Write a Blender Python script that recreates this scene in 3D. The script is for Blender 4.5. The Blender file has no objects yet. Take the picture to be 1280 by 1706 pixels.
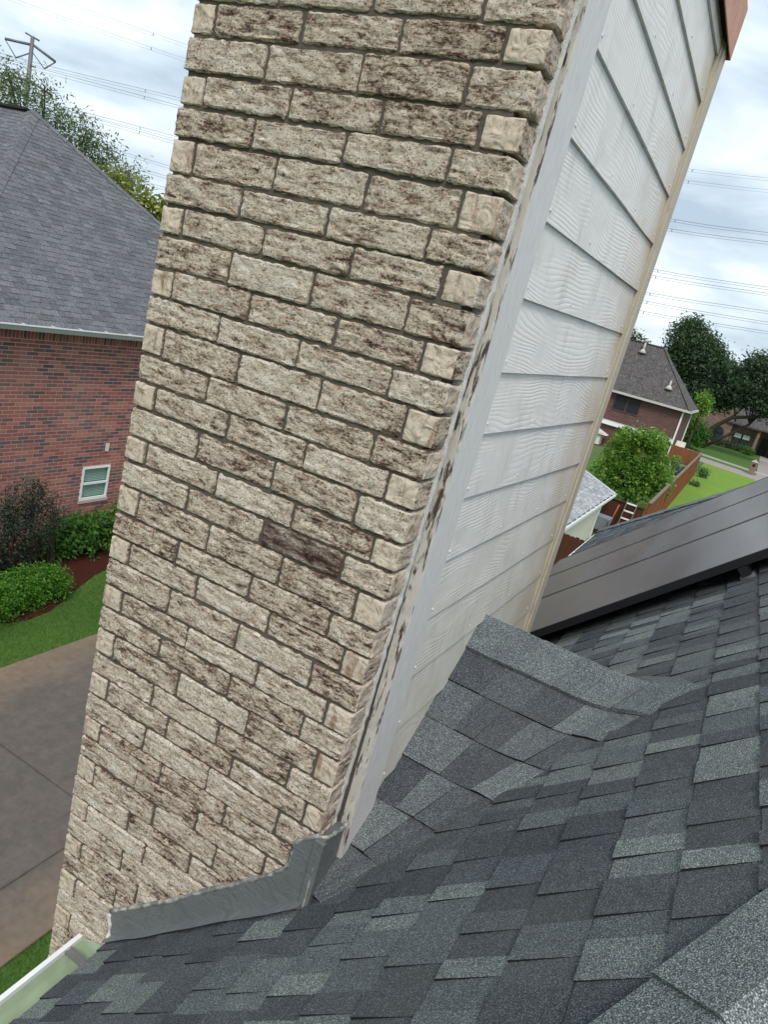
import bpy, math, random
import numpy as np
from mathutils import Vector, Matrix, noise
random.seed(7); rng = np.random.default_rng(7)
sc = bpy.context.scene
COL = sc.collection
R = math.radians

# ------------------------------------------------------------------ camera
CAM = Vector((1.3468, -1.3453, -0.5063))
RT = Vector((0.854419, 0.457700, 0.245926)); DN = Vector((0.342105, -0.139323, -0.929276)); FW = Vector((-0.391066, 0.878123, -0.275621))
cd = bpy.data.cameras.new('camera'); cam = bpy.data.objects.new('camera', cd); COL.objects.link(cam)
cd.sensor_fit = 'HORIZONTAL'; cd.sensor_width = 36; cd.lens = 33.679; cd.clip_start = 0.05; cd.clip_end = 3000
M = Matrix.Identity(4)
for i in range(3):
    M[i][0] = RT[i]; M[i][1] = -DN[i]; M[i][2] = -FW[i]; M[i][3] = CAM[i]
cam.matrix_world = M; sc.camera = cam
def project(p):                      # frame position of a world point (0..1), used only to rank pieces by size
    d = Vector(p) - CAM; z = d.dot(FW)
    if z <= 0.05: return None
    return (0.5 + 1197.46 / 1280 * d.dot(RT) / z, 0.5 + 1197.46 / 1706 * d.dot(DN) / z, z)

# ------------------------------------------------------------------ sky and sun
SUN_EL, SUN_AZ = R(50), R(150)       # azimuth from +Y towards +X
w = bpy.data.worlds.new('World'); sc.world = w; w.use_nodes = True
nt = w.node_tree; N = nt.nodes; LK = nt.links; N.clear()
out = N.new('ShaderNodeOutputWorld'); bg = N.new('ShaderNodeBackground'); bg.inputs[1].default_value = 0.105
sky = N.new('ShaderNodeTexSky'); sky.sky_type = 'NISHITA'; sky.sun_disc = False
sky.sun_elevation = SUN_EL; sky.sun_rotation = SUN_AZ; sky.dust_density = 3.0; sky.air_density = 1.2
tc = N.new('ShaderNodeTexCoord'); mp = N.new('ShaderNodeMapping'); mp.inputs['Scale'].default_value = (1, 1, 2.6)
LK.new(tc.outputs['Generated'], mp.inputs[0])
n1 = N.new('ShaderNodeTexNoise'); n1.inputs['Scale'].default_value = 4.0; n1.inputs['Detail'].default_value = 7; n1.inputs['Roughness'].default_value = 0.52; n1.inputs['Distortion'].default_value = 0.2
LK.new(mp.outputs[0], n1.inputs['Vector'])
cr = N.new('ShaderNodeValToRGB'); LK.new(n1.outputs[0], cr.inputs[0])
e = cr.color_ramp.elements; e[0].position = 0.37; e[0].color = (3.1, 3.85, 4.6, 1); e[1].position = 0.62; e[1].color = (6.5, 7.05, 7.3, 1)
m_ = cr.color_ramp.elements.new(0.48); m_.color = (4.5, 5.25, 5.95, 1)
mx = N.new('ShaderNodeMix'); mx.data_type = 'RGBA'; mx.inputs[0].default_value = 0.9
LK.new(sky.outputs[0], mx.inputs[6]); LK.new(cr.outputs[0], mx.inputs[7]); LK.new(mx.outputs[2], bg.inputs[0]); LK.new(bg.outputs[0], out.inputs[0])
sd = bpy.data.lights.new('sun', 'SUN'); sd.energy = 1.5; sd.angle = R(18); sd.color = (1.0, 0.95, 0.88)
so = bpy.data.objects.new('sun', sd); COL.objects.link(so)
so.rotation_euler = Vector((-math.sin(SUN_AZ) * math.cos(SUN_EL), -math.cos(SUN_AZ) * math.cos(SUN_EL), -math.sin(SUN_EL))).to_track_quat('-Z', 'Y').to_euler()
sc.view_settings.view_transform = 'Standard'; sc.view_settings.look = 'None'; sc.view_settings.exposure = 0.72; sc.view_settings.gamma = 1
sc.render.engine = 'CYCLES'

# ------------------------------------------------------------------ material helpers
class NT:
    def __init__(s, name):
        s.m = bpy.data.materials.new(name); s.m.use_nodes = True; s.t = s.m.node_tree; s.N = s.t.nodes; s.L = s.t.links
        s.b = s.N['Principled BSDF']; s.b.inputs['Specular IOR Level'].default_value = 0.3
    def put(s, sock, v):
        if v is None: return
        if isinstance(v, bpy.types.NodeSocket): s.L.new(v, sock)
        elif isinstance(v, (tuple, list)) and sock.type == 'RGBA' and len(v) == 3: sock.default_value = (*v, 1)
        else: sock.default_value = v
    def pos(s, scale=(1, 1, 1), rnd=0.0):
        g = s.N.new('ShaderNodeNewGeometry').outputs['Position']
        if rnd:
            oi = s.N.new('ShaderNodeObjectInfo'); c = s.N.new('ShaderNodeCombineXYZ')
            q = s.math('MULTIPLY', oi.outputs['Random'], rnd)
            for i in range(3): s.L.new(q, c.inputs[i])
            a = s.N.new('ShaderNodeVectorMath'); a.operation = 'ADD'; s.L.new(g, a.inputs[0]); s.L.new(c.outputs[0], a.inputs[1]); g = a.outputs[0]
        mp = s.N.new('ShaderNodeVectorMath'); mp.operation = 'MULTIPLY'; s.L.new(g, mp.inputs[0]); mp.inputs[1].default_value = scale
        return mp.outputs[0]
    def xyz(s, v):
        n = s.N.new('ShaderNodeSeparateXYZ'); s.L.new(v, n.inputs[0]); return n.outputs
    def rand(s): return s.N.new('ShaderNodeObjectInfo').outputs['Random']
    def attr(s, name):
        n = s.N.new('ShaderNodeAttribute'); n.attribute_name = name; return n.outputs['Fac']
    def noise(s, vec, scale, detail=3, rough=0.5, dist=0.0):
        n = s.N.new('ShaderNodeTexNoise'); s.put(n.inputs['Vector'], vec); n.inputs['Scale'].default_value = scale
        n.inputs['Detail'].default_value = detail; n.inputs['Roughness'].default_value = rough; n.inputs['Distortion'].default_value = dist
        return n.outputs[0]
    def voro(s, vec, scale, feature='F1'):
        n = s.N.new('ShaderNodeTexVoronoi'); n.feature = feature; s.put(n.inputs['Vector'], vec); n.inputs['Scale'].default_value = scale; return n.outputs
    def math(s, op, a, b=None, c=None, clamp=False):
        n = s.N.new('ShaderNodeMath'); n.operation = op; n.use_clamp = clamp; s.put(n.inputs[0], a); s.put(n.inputs[1], b)
        if c is not None: s.put(n.inputs[2], c)
        return n.outputs[0]
    def ramp(s, fac, stops, mode='LINEAR'):
        n = s.N.new('ShaderNodeValToRGB'); s.L.new(fac, n.inputs[0]); r = n.color_ramp; r.interpolation = mode
        r.elements[0].position = stops[0][0]; r.elements[0].color = s.c4(stops[0][1]); r.elements[1].position = stops[-1][0]; r.elements[1].color = s.c4(stops[-1][1])
        for p, c in stops[1:-1]: r.elements.new(p).color = s.c4(c)
        return n.outputs[0]
    def c4(s, c): return (c, c, c, 1) if isinstance(c, (int, float)) else (*c, 1)
    def mix(s, f, a, b, mode='MIX'):
        n = s.N.new('ShaderNodeMix'); n.data_type = 'RGBA'; n.blend_type = mode; n.clamp_factor = True
        s.put(n.inputs[0], f); s.put(n.inputs[6], a); s.put(n.inputs[7], b); return n.outputs[2]
    def bump(s, h, strength=0.5, dist=0.01, prev=None):
        n = s.N.new('ShaderNodeBump'); n.inputs['Strength'].default_value = strength; n.inputs['Distance'].default_value = dist
        s.L.new(h, n.inputs['Height'])
        if prev is not None: s.L.new(prev, n.inputs['Normal'])
        return n.outputs[0]
    def done(s, col, rough=0.8, normal=None, metal=0.0, spec=None):
        s.put(s.b.inputs['Base Color'], col); s.put(s.b.inputs['Roughness'], rough); s.put(s.b.inputs['Metallic'], metal)
        if normal is not None: s.L.new(normal, s.b.inputs['Normal'])
        if spec is not None: s.b.inputs['Specular IOR Level'].default_value = spec
        return s.m

def flat(name, col, rough=0.6, var=0.15, scale=6, metal=0.0, bump=0.0, spec=None):
    t = NT(name); n = t.noise(t.pos(), scale, 4)
    c = t.mix(n, tuple(x * (1 - var) for x in col), tuple(min(1, x * (1 + var)) for x in col))
    nm = t.bump(t.noise(t.pos(), scale * 8, 3), bump, 0.01) if bump else None
    return t.done(c, rough, nm, metal, spec)

# chimney brick: bark-like rugged long face with brown staining, plus relief shading put into the colour
def rug_mat(name, burnt):
    t = NT(name)
    p = t.pos((1, 1, 2.9), 31.0); p1 = t.pos((1, 1, 1), 17.0); rn = t.rand()
    p = t.pos((1, 1, 4.0), 31.0)
    g1 = t.noise(p, 19, 8, 0.74, 0.35); big = t.noise(p1, 12, 3, 0.6); fine = t.noise(t.pos((1, 1, 1.6), 5.0), 110, 5, 0.8); speck = t.noise(p1, 260, 2, 0.6)
    v = t.math('ADD', g1, t.math('MULTIPLY', t.math('SUBTRACT', fine, 0.5), 0.62))
    v = t.math('ADD', v, t.math('MULTIPLY', t.math('SUBTRACT', big, 0.5), 0.22))
    v = t.math('ADD', v, t.math('MULTIPLY', t.math('SUBTRACT', rn, 0.36), 0.10))
    c = t.ramp(v, [(0.30, (0.05, 0.03, 0.026)), (0.37, (0.18, 0.118, 0.095)), (0.43, (0.42, 0.335, 0.275)), (0.475, (0.66, 0.565, 0.46)), (0.55, (0.80, 0.72, 0.615)), (0.63, (0.93, 0.875, 0.79))])
    c = t.mix(t.math('MULTIPLY', t.noise(p1, 20, 3), 0.35), c, t.mix(1.0, c, (0.95, 0.80, 0.70), 'MULTIPLY'))
    c = t.mix(t.math('MULTIPLY', t.ramp(speck, [(0.585, 0.0), (0.64, 1.0)]), 0.85), c, (0.06, 0.038, 0.03))
    c = t.mix(1.0, c, (1.02, 0.995, 0.965), 'MULTIPLY')
    if burnt: c = t.mix(t.math('MULTIPLY', t.ramp(fine, [(0.42, 0.0), (0.54, 1.0)]), 0.72), c, (0.05, 0.033, 0.03))
    nm = t.bump(g1, 1.0, 0.018); nm = t.bump(fine, 0.8, 0.005, nm); nm = t.bump(speck, 0.35, 0.002, nm)
    return t.done(c, 0.92, nm, spec=0.12)
RUG = rug_mat('rugged_brick', False); BURNT = rug_mat('burnt_brick', True)
# smoother clay end of a brick with rust streaks
t = NT('smooth_brick_end')
p1 = t.pos((1, 1, 1), 23.0)
c = t.mix(t.noise(p1, 22, 4, 0.65), (0.40, 0.325, 0.25), (0.66, 0.575, 0.475)); c = t.mix(t.ramp(t.noise(p1, 60, 5, 0.75), [(0.52, 0.0), (0.64, 0.75)]), c, (0.24, 0.16, 0.12))
st = t.ramp(t.noise(t.pos((2.2, 2.2, 0.5), 13.0), 16, 3, 0.6, 0.4), [(0.56, 0.0), (0.66, 1.0)])
c = t.mix(t.math('MULTIPLY', st, 0.7), c, (0.22, 0.12, 0.07))
c = t.mix(t.ramp(t.noise(p1, 190, 2), [(0.66, 0.0), (0.72, 0.7)]), c, (0.12, 0.08, 0.06))
h = t.noise(p1, 26, 2, 0.4, 1.5); nm = t.bump(h, 0.8, 0.012); nm = t.bump(t.noise(p1, 150, 3), 0.3, 0.002, nm)
ENDB = t.done(c, 0.88, nm, spec=0.15)
t = NT('old_mortar'); p1 = t.pos()
c = t.mix(t.noise(p1, 9, 4, 0.6), (0.034, 0.028, 0.023), (0.13, 0.11, 0.088)); c = t.mix(t.noise(p1, 120, 2), c, (0.12, 0.105, 0.085))
MORT = t.done(c, 0.95, t.bump(t.noise(p1, 160, 3), 0.6, 0.004), spec=0.1)
# embossed cedar-grain siding, white paint
def siding_mat(name, tint, grime):
    t = NT(name); q = t.pos((1, 1, 1), 29.0); s_ = t.xyz(q)
    f1 = t.noise(t.pos((0.2, 1.5, 4.2), 29.0), 1.0, 2.0, 0.4, 0.3)
    ph = t.math('ADD', t.math('ADD', t.math('MULTIPLY', f1, 46), t.math('MULTIPLY', s_[2], 275)), t.math('MULTIPLY', t.noise(t.pos((1, 1, 1), 3.0), 34, 2), 0.55))
    lines = t.math('POWER', t.math('ABSOLUTE', t.math('SINE', ph)), 0.55)
    fade = t.noise(t.pos((0.5, 3, 9), 11.0), 1.4, 2)
    hgt = t.math('MULTIPLY', lines, t.ramp(fade, [(0.38, 0.06), (0.58, 1.0)]))
    w_ = t.pos(); d = t.noise(w_, 3, 4)
    c = t.mix(d, tuple(x * 0.93 for x in tint), tint)
    c = t.mix(t.math('MULTIPLY', t.math('SUBTRACT', 1.0, t.ramp(hgt, [(0.0, 0.0), (0.4, 1.0)])), 0.13), c, (0.30, 0.30, 0.30))
    wx = t.xyz(w_)
    if grime:
        gy = t.math('ADD', t.math('MULTIPLY', wx[1], 1.0), t.math('MULTIPLY', t.noise(w_, 5, 4), 0.7))
        gm = t.math('MULTIPLY', t.N.new('ShaderNodeValue').outputs[0], 1.0) if False else t.math('MULTIPLY', t.math('SUBTRACT', gy, 1.45, clamp=True), 1.5, clamp=True)
        c = t.mix(gm, c, (0.46, 0.36, 0.24))
        gl = t.math('MULTIPLY', t.math('SUBTRACT', t.math('SUBTRACT', t.math('MULTIPLY', t.noise(w_, 7, 5, 0.7), 1.1), wx[2]), 1.45, clamp=True), 1.3, clamp=True); c = t.mix(t.math('MULTIPLY', gl, 0.5), c, (0.40, 0.38, 0.27))
        c = t.mix(t.ramp(t.noise(t.pos((1, 1.4, 0.8)), 6, 5, 0.65), [(0.54, 0.0), (0.76, 0.5)]), c, (0.44, 0.41, 0.34)); c = t.mix(t.ramp(t.noise(t.pos((1, 14, 1.2)), 3, 4, 0.6), [(0.55, 0.0), (0.75, 0.3)]), c, (0.38, 0.36, 0.32))
    nm = t.bump(hgt, 0.7, 0.00105); nm = t.bump(t.noise(w_, 300, 2), 0.15, 0.001, nm)
    return t.done(c, 0.55, nm, spec=0.35)
SIDE = siding_mat('white_grain_siding', (0.79, 0.775, 0.75), True)
# peeling paint on trim
def peel_mat(name, paint, bare, lo, hi):
    t = NT(name); p = t.pos((14, 14, 1.9)); n = t.noise(p, 6, 6, 0.75, 0.3); n2 = t.noise(t.pos((1, 1, 0.45)), 3.1, 3)
    s = t.math('ADD', t.math('MULTIPLY', n, 0.7), t.math('MULTIPLY', n2, 0.3))
    mk = t.ramp(s, [(lo, 0.0), (hi, 1.0)])
    c0 = t.mix(t.noise(t.pos((4, 4, 1)), 20, 4), tuple(x * .72 for x in paint), paint)
    c = t.mix(mk, c0, t.mix(t.noise(t.pos((20, 20, 3)), 14, 3), bare, tuple(x * 2.6 for x in bare)))
    nm = t.bump(mk, 0.6, 0.003); nm = t.bump(t.noise(t.pos((9, 9, 1)), 40, 4), 0.35, 0.003, nm); nm2 = None
    return t.done(c, 0.6, nm)
TRIM = peel_mat('weathered_white_trim', (0.75, 0.74, 0.73), (0.12, 0.095, 0.08), 0.645, 0.67)
EDGE = peel_mat('peeled_trim_edge', (0.60, 0.57, 0.52), (0.045, 0.028, 0.022), 0.515, 0.55)
REAR = peel_mat('stained_rear_trim', (0.56, 0.50, 0.40), (0.22, 0.13, 0.07), 0.58, 0.72)
CAULK = flat('cracked_white_caulk', (0.72, 0.71, 0.69), 0.6, 0.3, 60, bump=0.6)
PCHIP = flat('flaked_paint_chips', (0.60, 0.57, 0.52), 0.7, 0.4, 80, bump=0.8)
RUST = flat('rusty_copper_skirt', (0.52, 0.25, 0.15), 0.5, 0.35, 9, 0.3, 0.3)
DARK = flat('shade_black', (0.012, 0.011, 0.010), 0.9)  # near-black that stands in for shade in the crack and under the cap
t = NT('painted_grey_flashing'); p = t.pos()
c = t.mix(t.noise(p, 7, 4), (0.13, 0.142, 0.146), (0.19, 0.20, 0.20)); c = t.mix(t.ramp(t.noise(t.pos((1, 1, .4)), 30, 4), [(0.6, 0.0), (0.75, 0.5)]), c, (0.09, 0.085, 0.075))
FLASH = t.done(c, 0.42, t.bump(t.noise(p, 22, 5, 0.6, 1.4), 0.5, 0.012), 0.2, 0.5)
t = NT('grey_sealant'); p = t.pos()
c = t.mix(t.ramp(t.noise(p, 40, 4), [(0.4, 0.0), (0.65, 1.0)]), (0.15, 0.155, 0.15), (0.42, 0.41, 0.38))
SEAL = t.done(c, 0.5, t.bump(t.noise(p, 55, 4), 0.7, 0.006))

def shingle_mat(name, stops, gscale=420, contrast=1.0):
    t = NT(name); p = t.pos(); a = t.attr('tone')
    base = t.ramp(t.math('ADD', a, t.math('MULTIPLY', t.math('SUBTRACT', t.noise(p, gscale * .045, 4, 0.7), 0.5), 0.55)), stops)
    g = t.noise(p, gscale, 1.5, 0.6)
    k = t.ramp(g, [(0.30, 1 - 0.72 * contrast), (0.50, 0.85), (0.58, 1 + .6 * contrast), (0.68, 1 + 2.1 * contrast)])
    c = t.mix(1.0, base, k, 'MULTIPLY')
    g2 = t.noise(p, gscale * 0.33, 2, 0.6); c = t.mix(t.ramp(g2, [(0.35, 0.35), (0.55, 0.0)]), c, (0.02, 0.021, 0.024))
    c = t.mix(t.ramp(t.noise(p, 2.2, 4), [(0.4, 0.0), (0.7, 0.22)]), c, (0.13, 0.135, 0.12))
    return t.done(c, 0.9, t.bump(g, 0.6, 0.003), spec=0.25)
SHG = shingle_mat('granule_shingle', [(0.0, (0.052, 0.058, 0.067)), (0.35, (0.079, 0.089, 0.100)), (0.62, (0.107, 0.121, 0.130)), (0.82, (0.138, 0.156, 0.157)), (1.0, (0.165, 0.186, 0.18))])
SHGN = shingle_mat('slate_grey_shingle', [(0.0, (0.105, 0.107, 0.122)), (0.5, (0.135, 0.138, 0.155)), (1.0, (0.17, 0.172, 0.19))], 60, 0.35)
SHGB = shingle_mat('brown_grey_shingle', [(0.0, (0.075, 0.068, 0.068)), (1.0, (0.105, 0.095, 0.094))], 9, 0.4)
SHGS = shingle_mat('pale_grey_shingle', [(0.0, (0.30, 0.31, 0.33)), (1.0, (0.46, 0.47, 0.49))], 40, 0.25)
ASPH = flat('asphalt_edge', (0.010, 0.010, 0.011), 0.9)
BLACKM = flat('black_frame', (0.012, 0.012, 0.014), 0.45)
t = NT('solar_glass'); p = t.pos()
c = t.mix(t.noise(p, 3, 3), (0.062, 0.048, 0.047), (0.095, 0.074, 0.071))  # brown of reflected brick and roofs put into the base colour
SOLAR = t.done(c, t.ramp(t.noise(t.pos((1, 0.2, 1)), 4, 4), [(0.3, 0.18), (0.7, 0.30)]), None, 0.0, 0.4)
WHITE = flat('white_metal_paint', (0.74, 0.75, 0.75), 0.45, 0.06, 20)
GGREEN = flat('pale_green_gutter', (0.36, 0.44, 0.31), 0.35, 0.32, 14, spec=0.4)
STEEL = flat('dull_steel', (0.30, 0.30, 0.31), 0.4, 0.2, 30, 0.7)
# neighbour bricks: tone attribute per brick
t = NT('red_house_brick'); a = t.attr('tone'); p = t.pos()
c = t.ramp(a, [(0.0, (0.10, 0.075, 0.076)), (0.22, (0.15, 0.098, 0.092)), (0.35, (0.25, 0.092, 0.078)), (0.75, (0.34, 0.125, 0.102)), (1.0, (0.42, 0.19, 0.15))])
c = t.mix(t.math('MULTIPLY', t.noise(p, 30, 3), 0.35), c, (0.13, 0.085, 0.075)); c = t.mix(t.ramp(t.noise(p, 0.9, 4), [(0.45, 0.0), (0.75, 0.35)]), c, (0.30, 0.19, 0.16))
RBRICK = t.done(c, 0.9, t.bump(t.noise(p, 70, 3), 0.4, 0.004), spec=0.15)
t = NT('pink_mortar'); p = t.pos()
PMORT = t.done(t.mix(t.noise(p, 3, 4), (0.44, 0.27, 0.24), (0.60, 0.45, 0.41)), 0.95, t.bump(t.noise(p, 90, 3), 0.4, 0.004))
# brick by material only, for walls too far away to tell the bricks apart
def brick_tex(name, c1, c2, mort, bw=0.254, bh=0.076):
    t = NT(name); g = t.pos(); s = t.xyz(g); cx = t.N.new('ShaderNodeCombineXYZ')
    t.L.new(t.math('ADD', s[0], s[1]), cx.inputs[0]); t.L.new(s[2], cx.inputs[1])
    b = t.N.new('ShaderNodeTexBrick'); t.L.new(cx.outputs[0], b.inputs['Vector']); b.inputs['Color1'].default_value = (*c1, 1); b.inputs['Color2'].default_value = (*c2, 1)
    b.inputs['Mortar'].default_value = (*mort, 1); b.inputs['Scale'].default_value = 1; b.inputs['Brick Width'].default_value = bw; b.inputs['Row Height'].default_value = bh; b.inputs['Mortar Size'].default_value = 0.008
    c = t.mix(t.ramp(t.noise(t.pos((1, 1, 3)), 1.6, 4), [(0.5, 0.0), (0.66, 0.6)]), b.outputs['Color'], tuple(min(1, x * 1.9) for x in c2))
    return t.done(c, 0.9, t.bump(b.outputs['Fac'], -0.4, 0.006), spec=0.15)
BRB = brick_tex('brown_far_brick', (0.145, 0.07, 0.062), (0.085, 0.046, 0.044), (0.16, 0.11, 0.10))
BRF = brick_tex('tan_far_brick', (0.22, 0.135, 0.11), (0.16, 0.105, 0.088), (0.24, 0.19, 0.16))
BRO = brick_tex('cream_house_brick', (0.45, 0.38, 0.30), (0.30, 0.23, 0.18), (0.2, 0.18, 0.15))
t = NT('window_glass'); t.done((0.03, 0.045, 0.05), 0.08, None, 0.0, 0.6); GLASS = t.m
t = NT('clear_glass'); t.done((0.05, 0.08, 0.08), 0.05, None, 0.0, 0.5); tb = t.N.new('ShaderNodeBsdfTransparent'); tb.inputs[0].default_value = (.92, 1, .97, 1); ms = t.N.new('ShaderNodeMixShader'); ms.inputs[0].default_value = .82
t.L.new(t.b.outputs[0], ms.inputs[1]); t.L.new(tb.outputs[0], ms.inputs[2]); t.L.new(ms.outputs[0], t.N['Material Output'].inputs[0]); CLEAR = t.m
t = NT('dark_screen'); SCREEN = t.done((0.018, 0.020, 0.026), 0.5)
BLIND = flat('window_blind', (0.70, 0.80, 0.75), 0.6, 0.1, 10)
CREAM = flat('cream_paint', (0.62, 0.59, 0.52), 0.6, 0.08, 2)
t = NT('stained_concrete'); p = t.pos(); s = t.xyz(p)
n = t.noise(p, 0.55, 5, 0.6); n2 = t.math('ADD', t.math('MULTIPLY', t.noise(p, 7, 6, 0.75), 0.6), t.math('MULTIPLY', t.noise(t.pos((2.2, 0.35, 1)), 1.6, 6, 0.75), 0.3)); n2 = t.ramp(n2, [(0.27, 0.0), (0.73, 1.0)])
c = t.mix(n2, (0.072, 0.061, 0.053), (0.155, 0.132, 0.113))
edge = t.math('ADD', t.math('ABSOLUTE', t.math('ADD', s[0], 4.9)), t.math('MULTIPLY', t.math('SUBTRACT', n, 0.5), 2.4))
c = t.mix(t.ramp(edge, [(0.0, 0.0), (1.0, 0.0)]), c, c)
tan = t.N.new('ShaderNodeMapRange'); t.L.new(edge, tan.inputs[0]); tan.inputs[1].default_value = 1.15; tan.inputs[2].default_value = 2.3
c = t.mix(t.math('MULTIPLY', tan.outputs[0], 0.9), c, t.mix(n2, (0.16, 0.11, 0.068), (0.29, 0.215, 0.15)))
c = t.mix(t.ramp(t.noise(p, 2.4, 5, 0.7), [(0.62, 0.0), (0.72, 0.3)]), c, (0.20, 0.165, 0.13))
CONC = t.done(c, 0.75, t.bump(t.noise(p, 60, 4), 0.3, 0.004))
PAVE = flat('pinkish_pavement', (0.30, 0.255, 0.235), 0.85, 0.15, 1.5)
CURB = flat('pale_kerb', (0.48, 0.47, 0.44), 0.85, 0.15, 3)
t = NT('lawn_soil'); p = t.pos(); n = t.noise(p, 0.35, 5); n2 = t.noise(p, 25, 4, 0.7)
c = t.mix(n, (0.06, 0.13, 0.028), (0.115, 0.205, 0.045)); c = t.mix(t.math('MULTIPLY', n2, 0.6), c, (0.03, 0.07, 0.015))
sx = t.xyz(p); far = t.math('MULTIPLY', t.math('SUBTRACT', t.math('ADD', t.math('MULTIPLY', sx[0], -0.25), t.math('MULTIPLY', n, 1.0)), 2.1, clamp=True), t.math('MULTIPLY', t.math('SUBTRACT', sx[1], 17.0), 0.4, clamp=True))
c = t.mix(t.math('MULTIPLY', far, 0.9), c, t.mix(n2, (0.13, 0.11, 0.085), (0.22, 0.19, 0.15)))  # unseen ground behind the chimney, browned so the panels reflect less green
LAWN = t.done(c, 0.9, t.bump(n2, 0.8, 0.03), spec=0.1)
t = NT('bright_lawn'); p = t.pos(); n = t.noise(p, 0.5, 5); n2 = t.noise(p, 9, 4, 0.7)
LAWN2 = t.done(t.mix(t.math('MULTIPLY', n2, 0.8), t.mix(n, (0.15, 0.27, 0.035), (0.25, 0.38, 0.065)), (0.08, 0.16, 0.025)), 0.9, t.bump(n2, 0.6, 0.03), spec=0.1)
t = NT('red_mulch'); p = t.pos(); n = t.noise(t.pos((1, 1.6, 1)), 38, 4, 0.75, 0.6)
MULCH = t.done(t.ramp(n, [(0.3, (0.022, 0.008, 0.006)), (0.55, (0.075, 0.020, 0.014)), (0.75, (0.13, 0.04, 0.028))]), 0.9, t.bump(n, 1.0, 0.03), spec=0.1)
def wood_mat(name, a, b):
    t = NT(name); n = t.noise(t.pos((9, 9, 1), 19.0), 3, 5, 0.6, 0.4); c = t.mix(n, a, b)
    rr = t.math('MULTIPLY', t.math('SUBTRACT', t.rand(), 0.5), 0.7); c = t.mix(t.math('ABSOLUTE', rr), c, tuple(x * 0.5 for x in a))
    return t.done(c, 0.85, t.bump(n, 0.4, 0.006), spec=0.15)
FWOOD = wood_mat('reddish_fence_wood', (0.16, 0.060, 0.026), (0.30, 0.125, 0.055))
DWOOD = wood_mat('dark_fence_wood', (0.055, 0.020, 0.013), (0.115, 0.045, 0.027))
GWOOD = wood_mat('grey_rail_wood', (0.16, 0.125, 0.10), (0.27, 0.22, 0.18))
BARK = flat('bark', (0.045, 0.036, 0.028), 0.9, 0.4, 12, bump=0.8)
POLE = flat('galvanised_pole', (0.16, 0.17, 0.18), 0.5, 0.1, 4, 0.3)
WIRE = flat('cable', (0.19, 0.20, 0.22), 0.5)
BLUEP = flat('blue_grey_plastic', (0.035, 0.05, 0.075), 0.5, 0.3, 4)
SILV = flat('silver_tray', (0.22, 0.24, 0.27), 0.4, 0.25, 8, 0.4)
ORANGE = flat('red_orange_handle', (0.45, 0.11, 0.05), 0.5)
RUBBER = flat('black_rubber', (0.015, 0.015, 0.015), 0.8)
def leaf_mat(name, dark, mid, light, tr=0.35):
    t = NT(name); a = t.attr('tone'); c = t.ramp(a, [(0.0, dark), (0.5, mid), (1.0, light)])
    t.done(c, 0.55, None, 0.0, 0.3)
    tl = t.N.new('ShaderNodeBsdfTranslucent'); t.L.new(t.mix(1.0, c, (1.5, 1.6, 0.8), 'MULTIPLY'), tl.inputs[0])
    mxs = t.N.new('ShaderNodeMixShader'); mxs.inputs[0].default_value = tr
    o = t.N['Material Output']; t.L.new(t.b.outputs[0], mxs.inputs[1]); t.L.new(tl.outputs[0], mxs.inputs[2]); t.L.new(mxs.outputs[0], o.inputs[0]); return t.m
LF_HEDGE = leaf_mat('hedge_leaf', (0.024, 0.072, 0.012), (0.06, 0.155, 0.024), (0.13, 0.27, 0.05))
LF_BOX = leaf_mat('low_hedge_leaf', (0.026, 0.085, 0.009), (0.075, 0.20, 0.017), (0.17, 0.36, 0.04))
LF_DARK = leaf_mat('dark_shrub_leaf', (0.012, 0.024, 0.015), (0.026, 0.046, 0.028), (0.05, 0.075, 0.045), 0.2)
LF_WILLOW = leaf_mat('feathery_leaf', (0.06, 0.09, 0.05), (0.11, 0.155, 0.08), (0.19, 0.24, 0.12))
LF_YEL = leaf_mat('yellow_green_leaf', (0.09, 0.12, 0.025), (0.21, 0.23, 0.045), (0.40, 0.40, 0.15))
LF_OAK = leaf_mat('oak_leaf', (0.034, 0.064, 0.040), (0.062, 0.108, 0.062), (0.11, 0.165, 0.092), 0.35)
LF_BRIGHT = leaf_mat('bright_tree_leaf', (0.05, 0.12, 0.018), (0.14, 0.27, 0.04), (0.32, 0.46, 0.10))
GRASS = leaf_mat('grass_blade', (0.05, 0.115, 0.022), (0.10, 0.195, 0.04), (0.18, 0.28, 0.07), 0.3)

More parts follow.
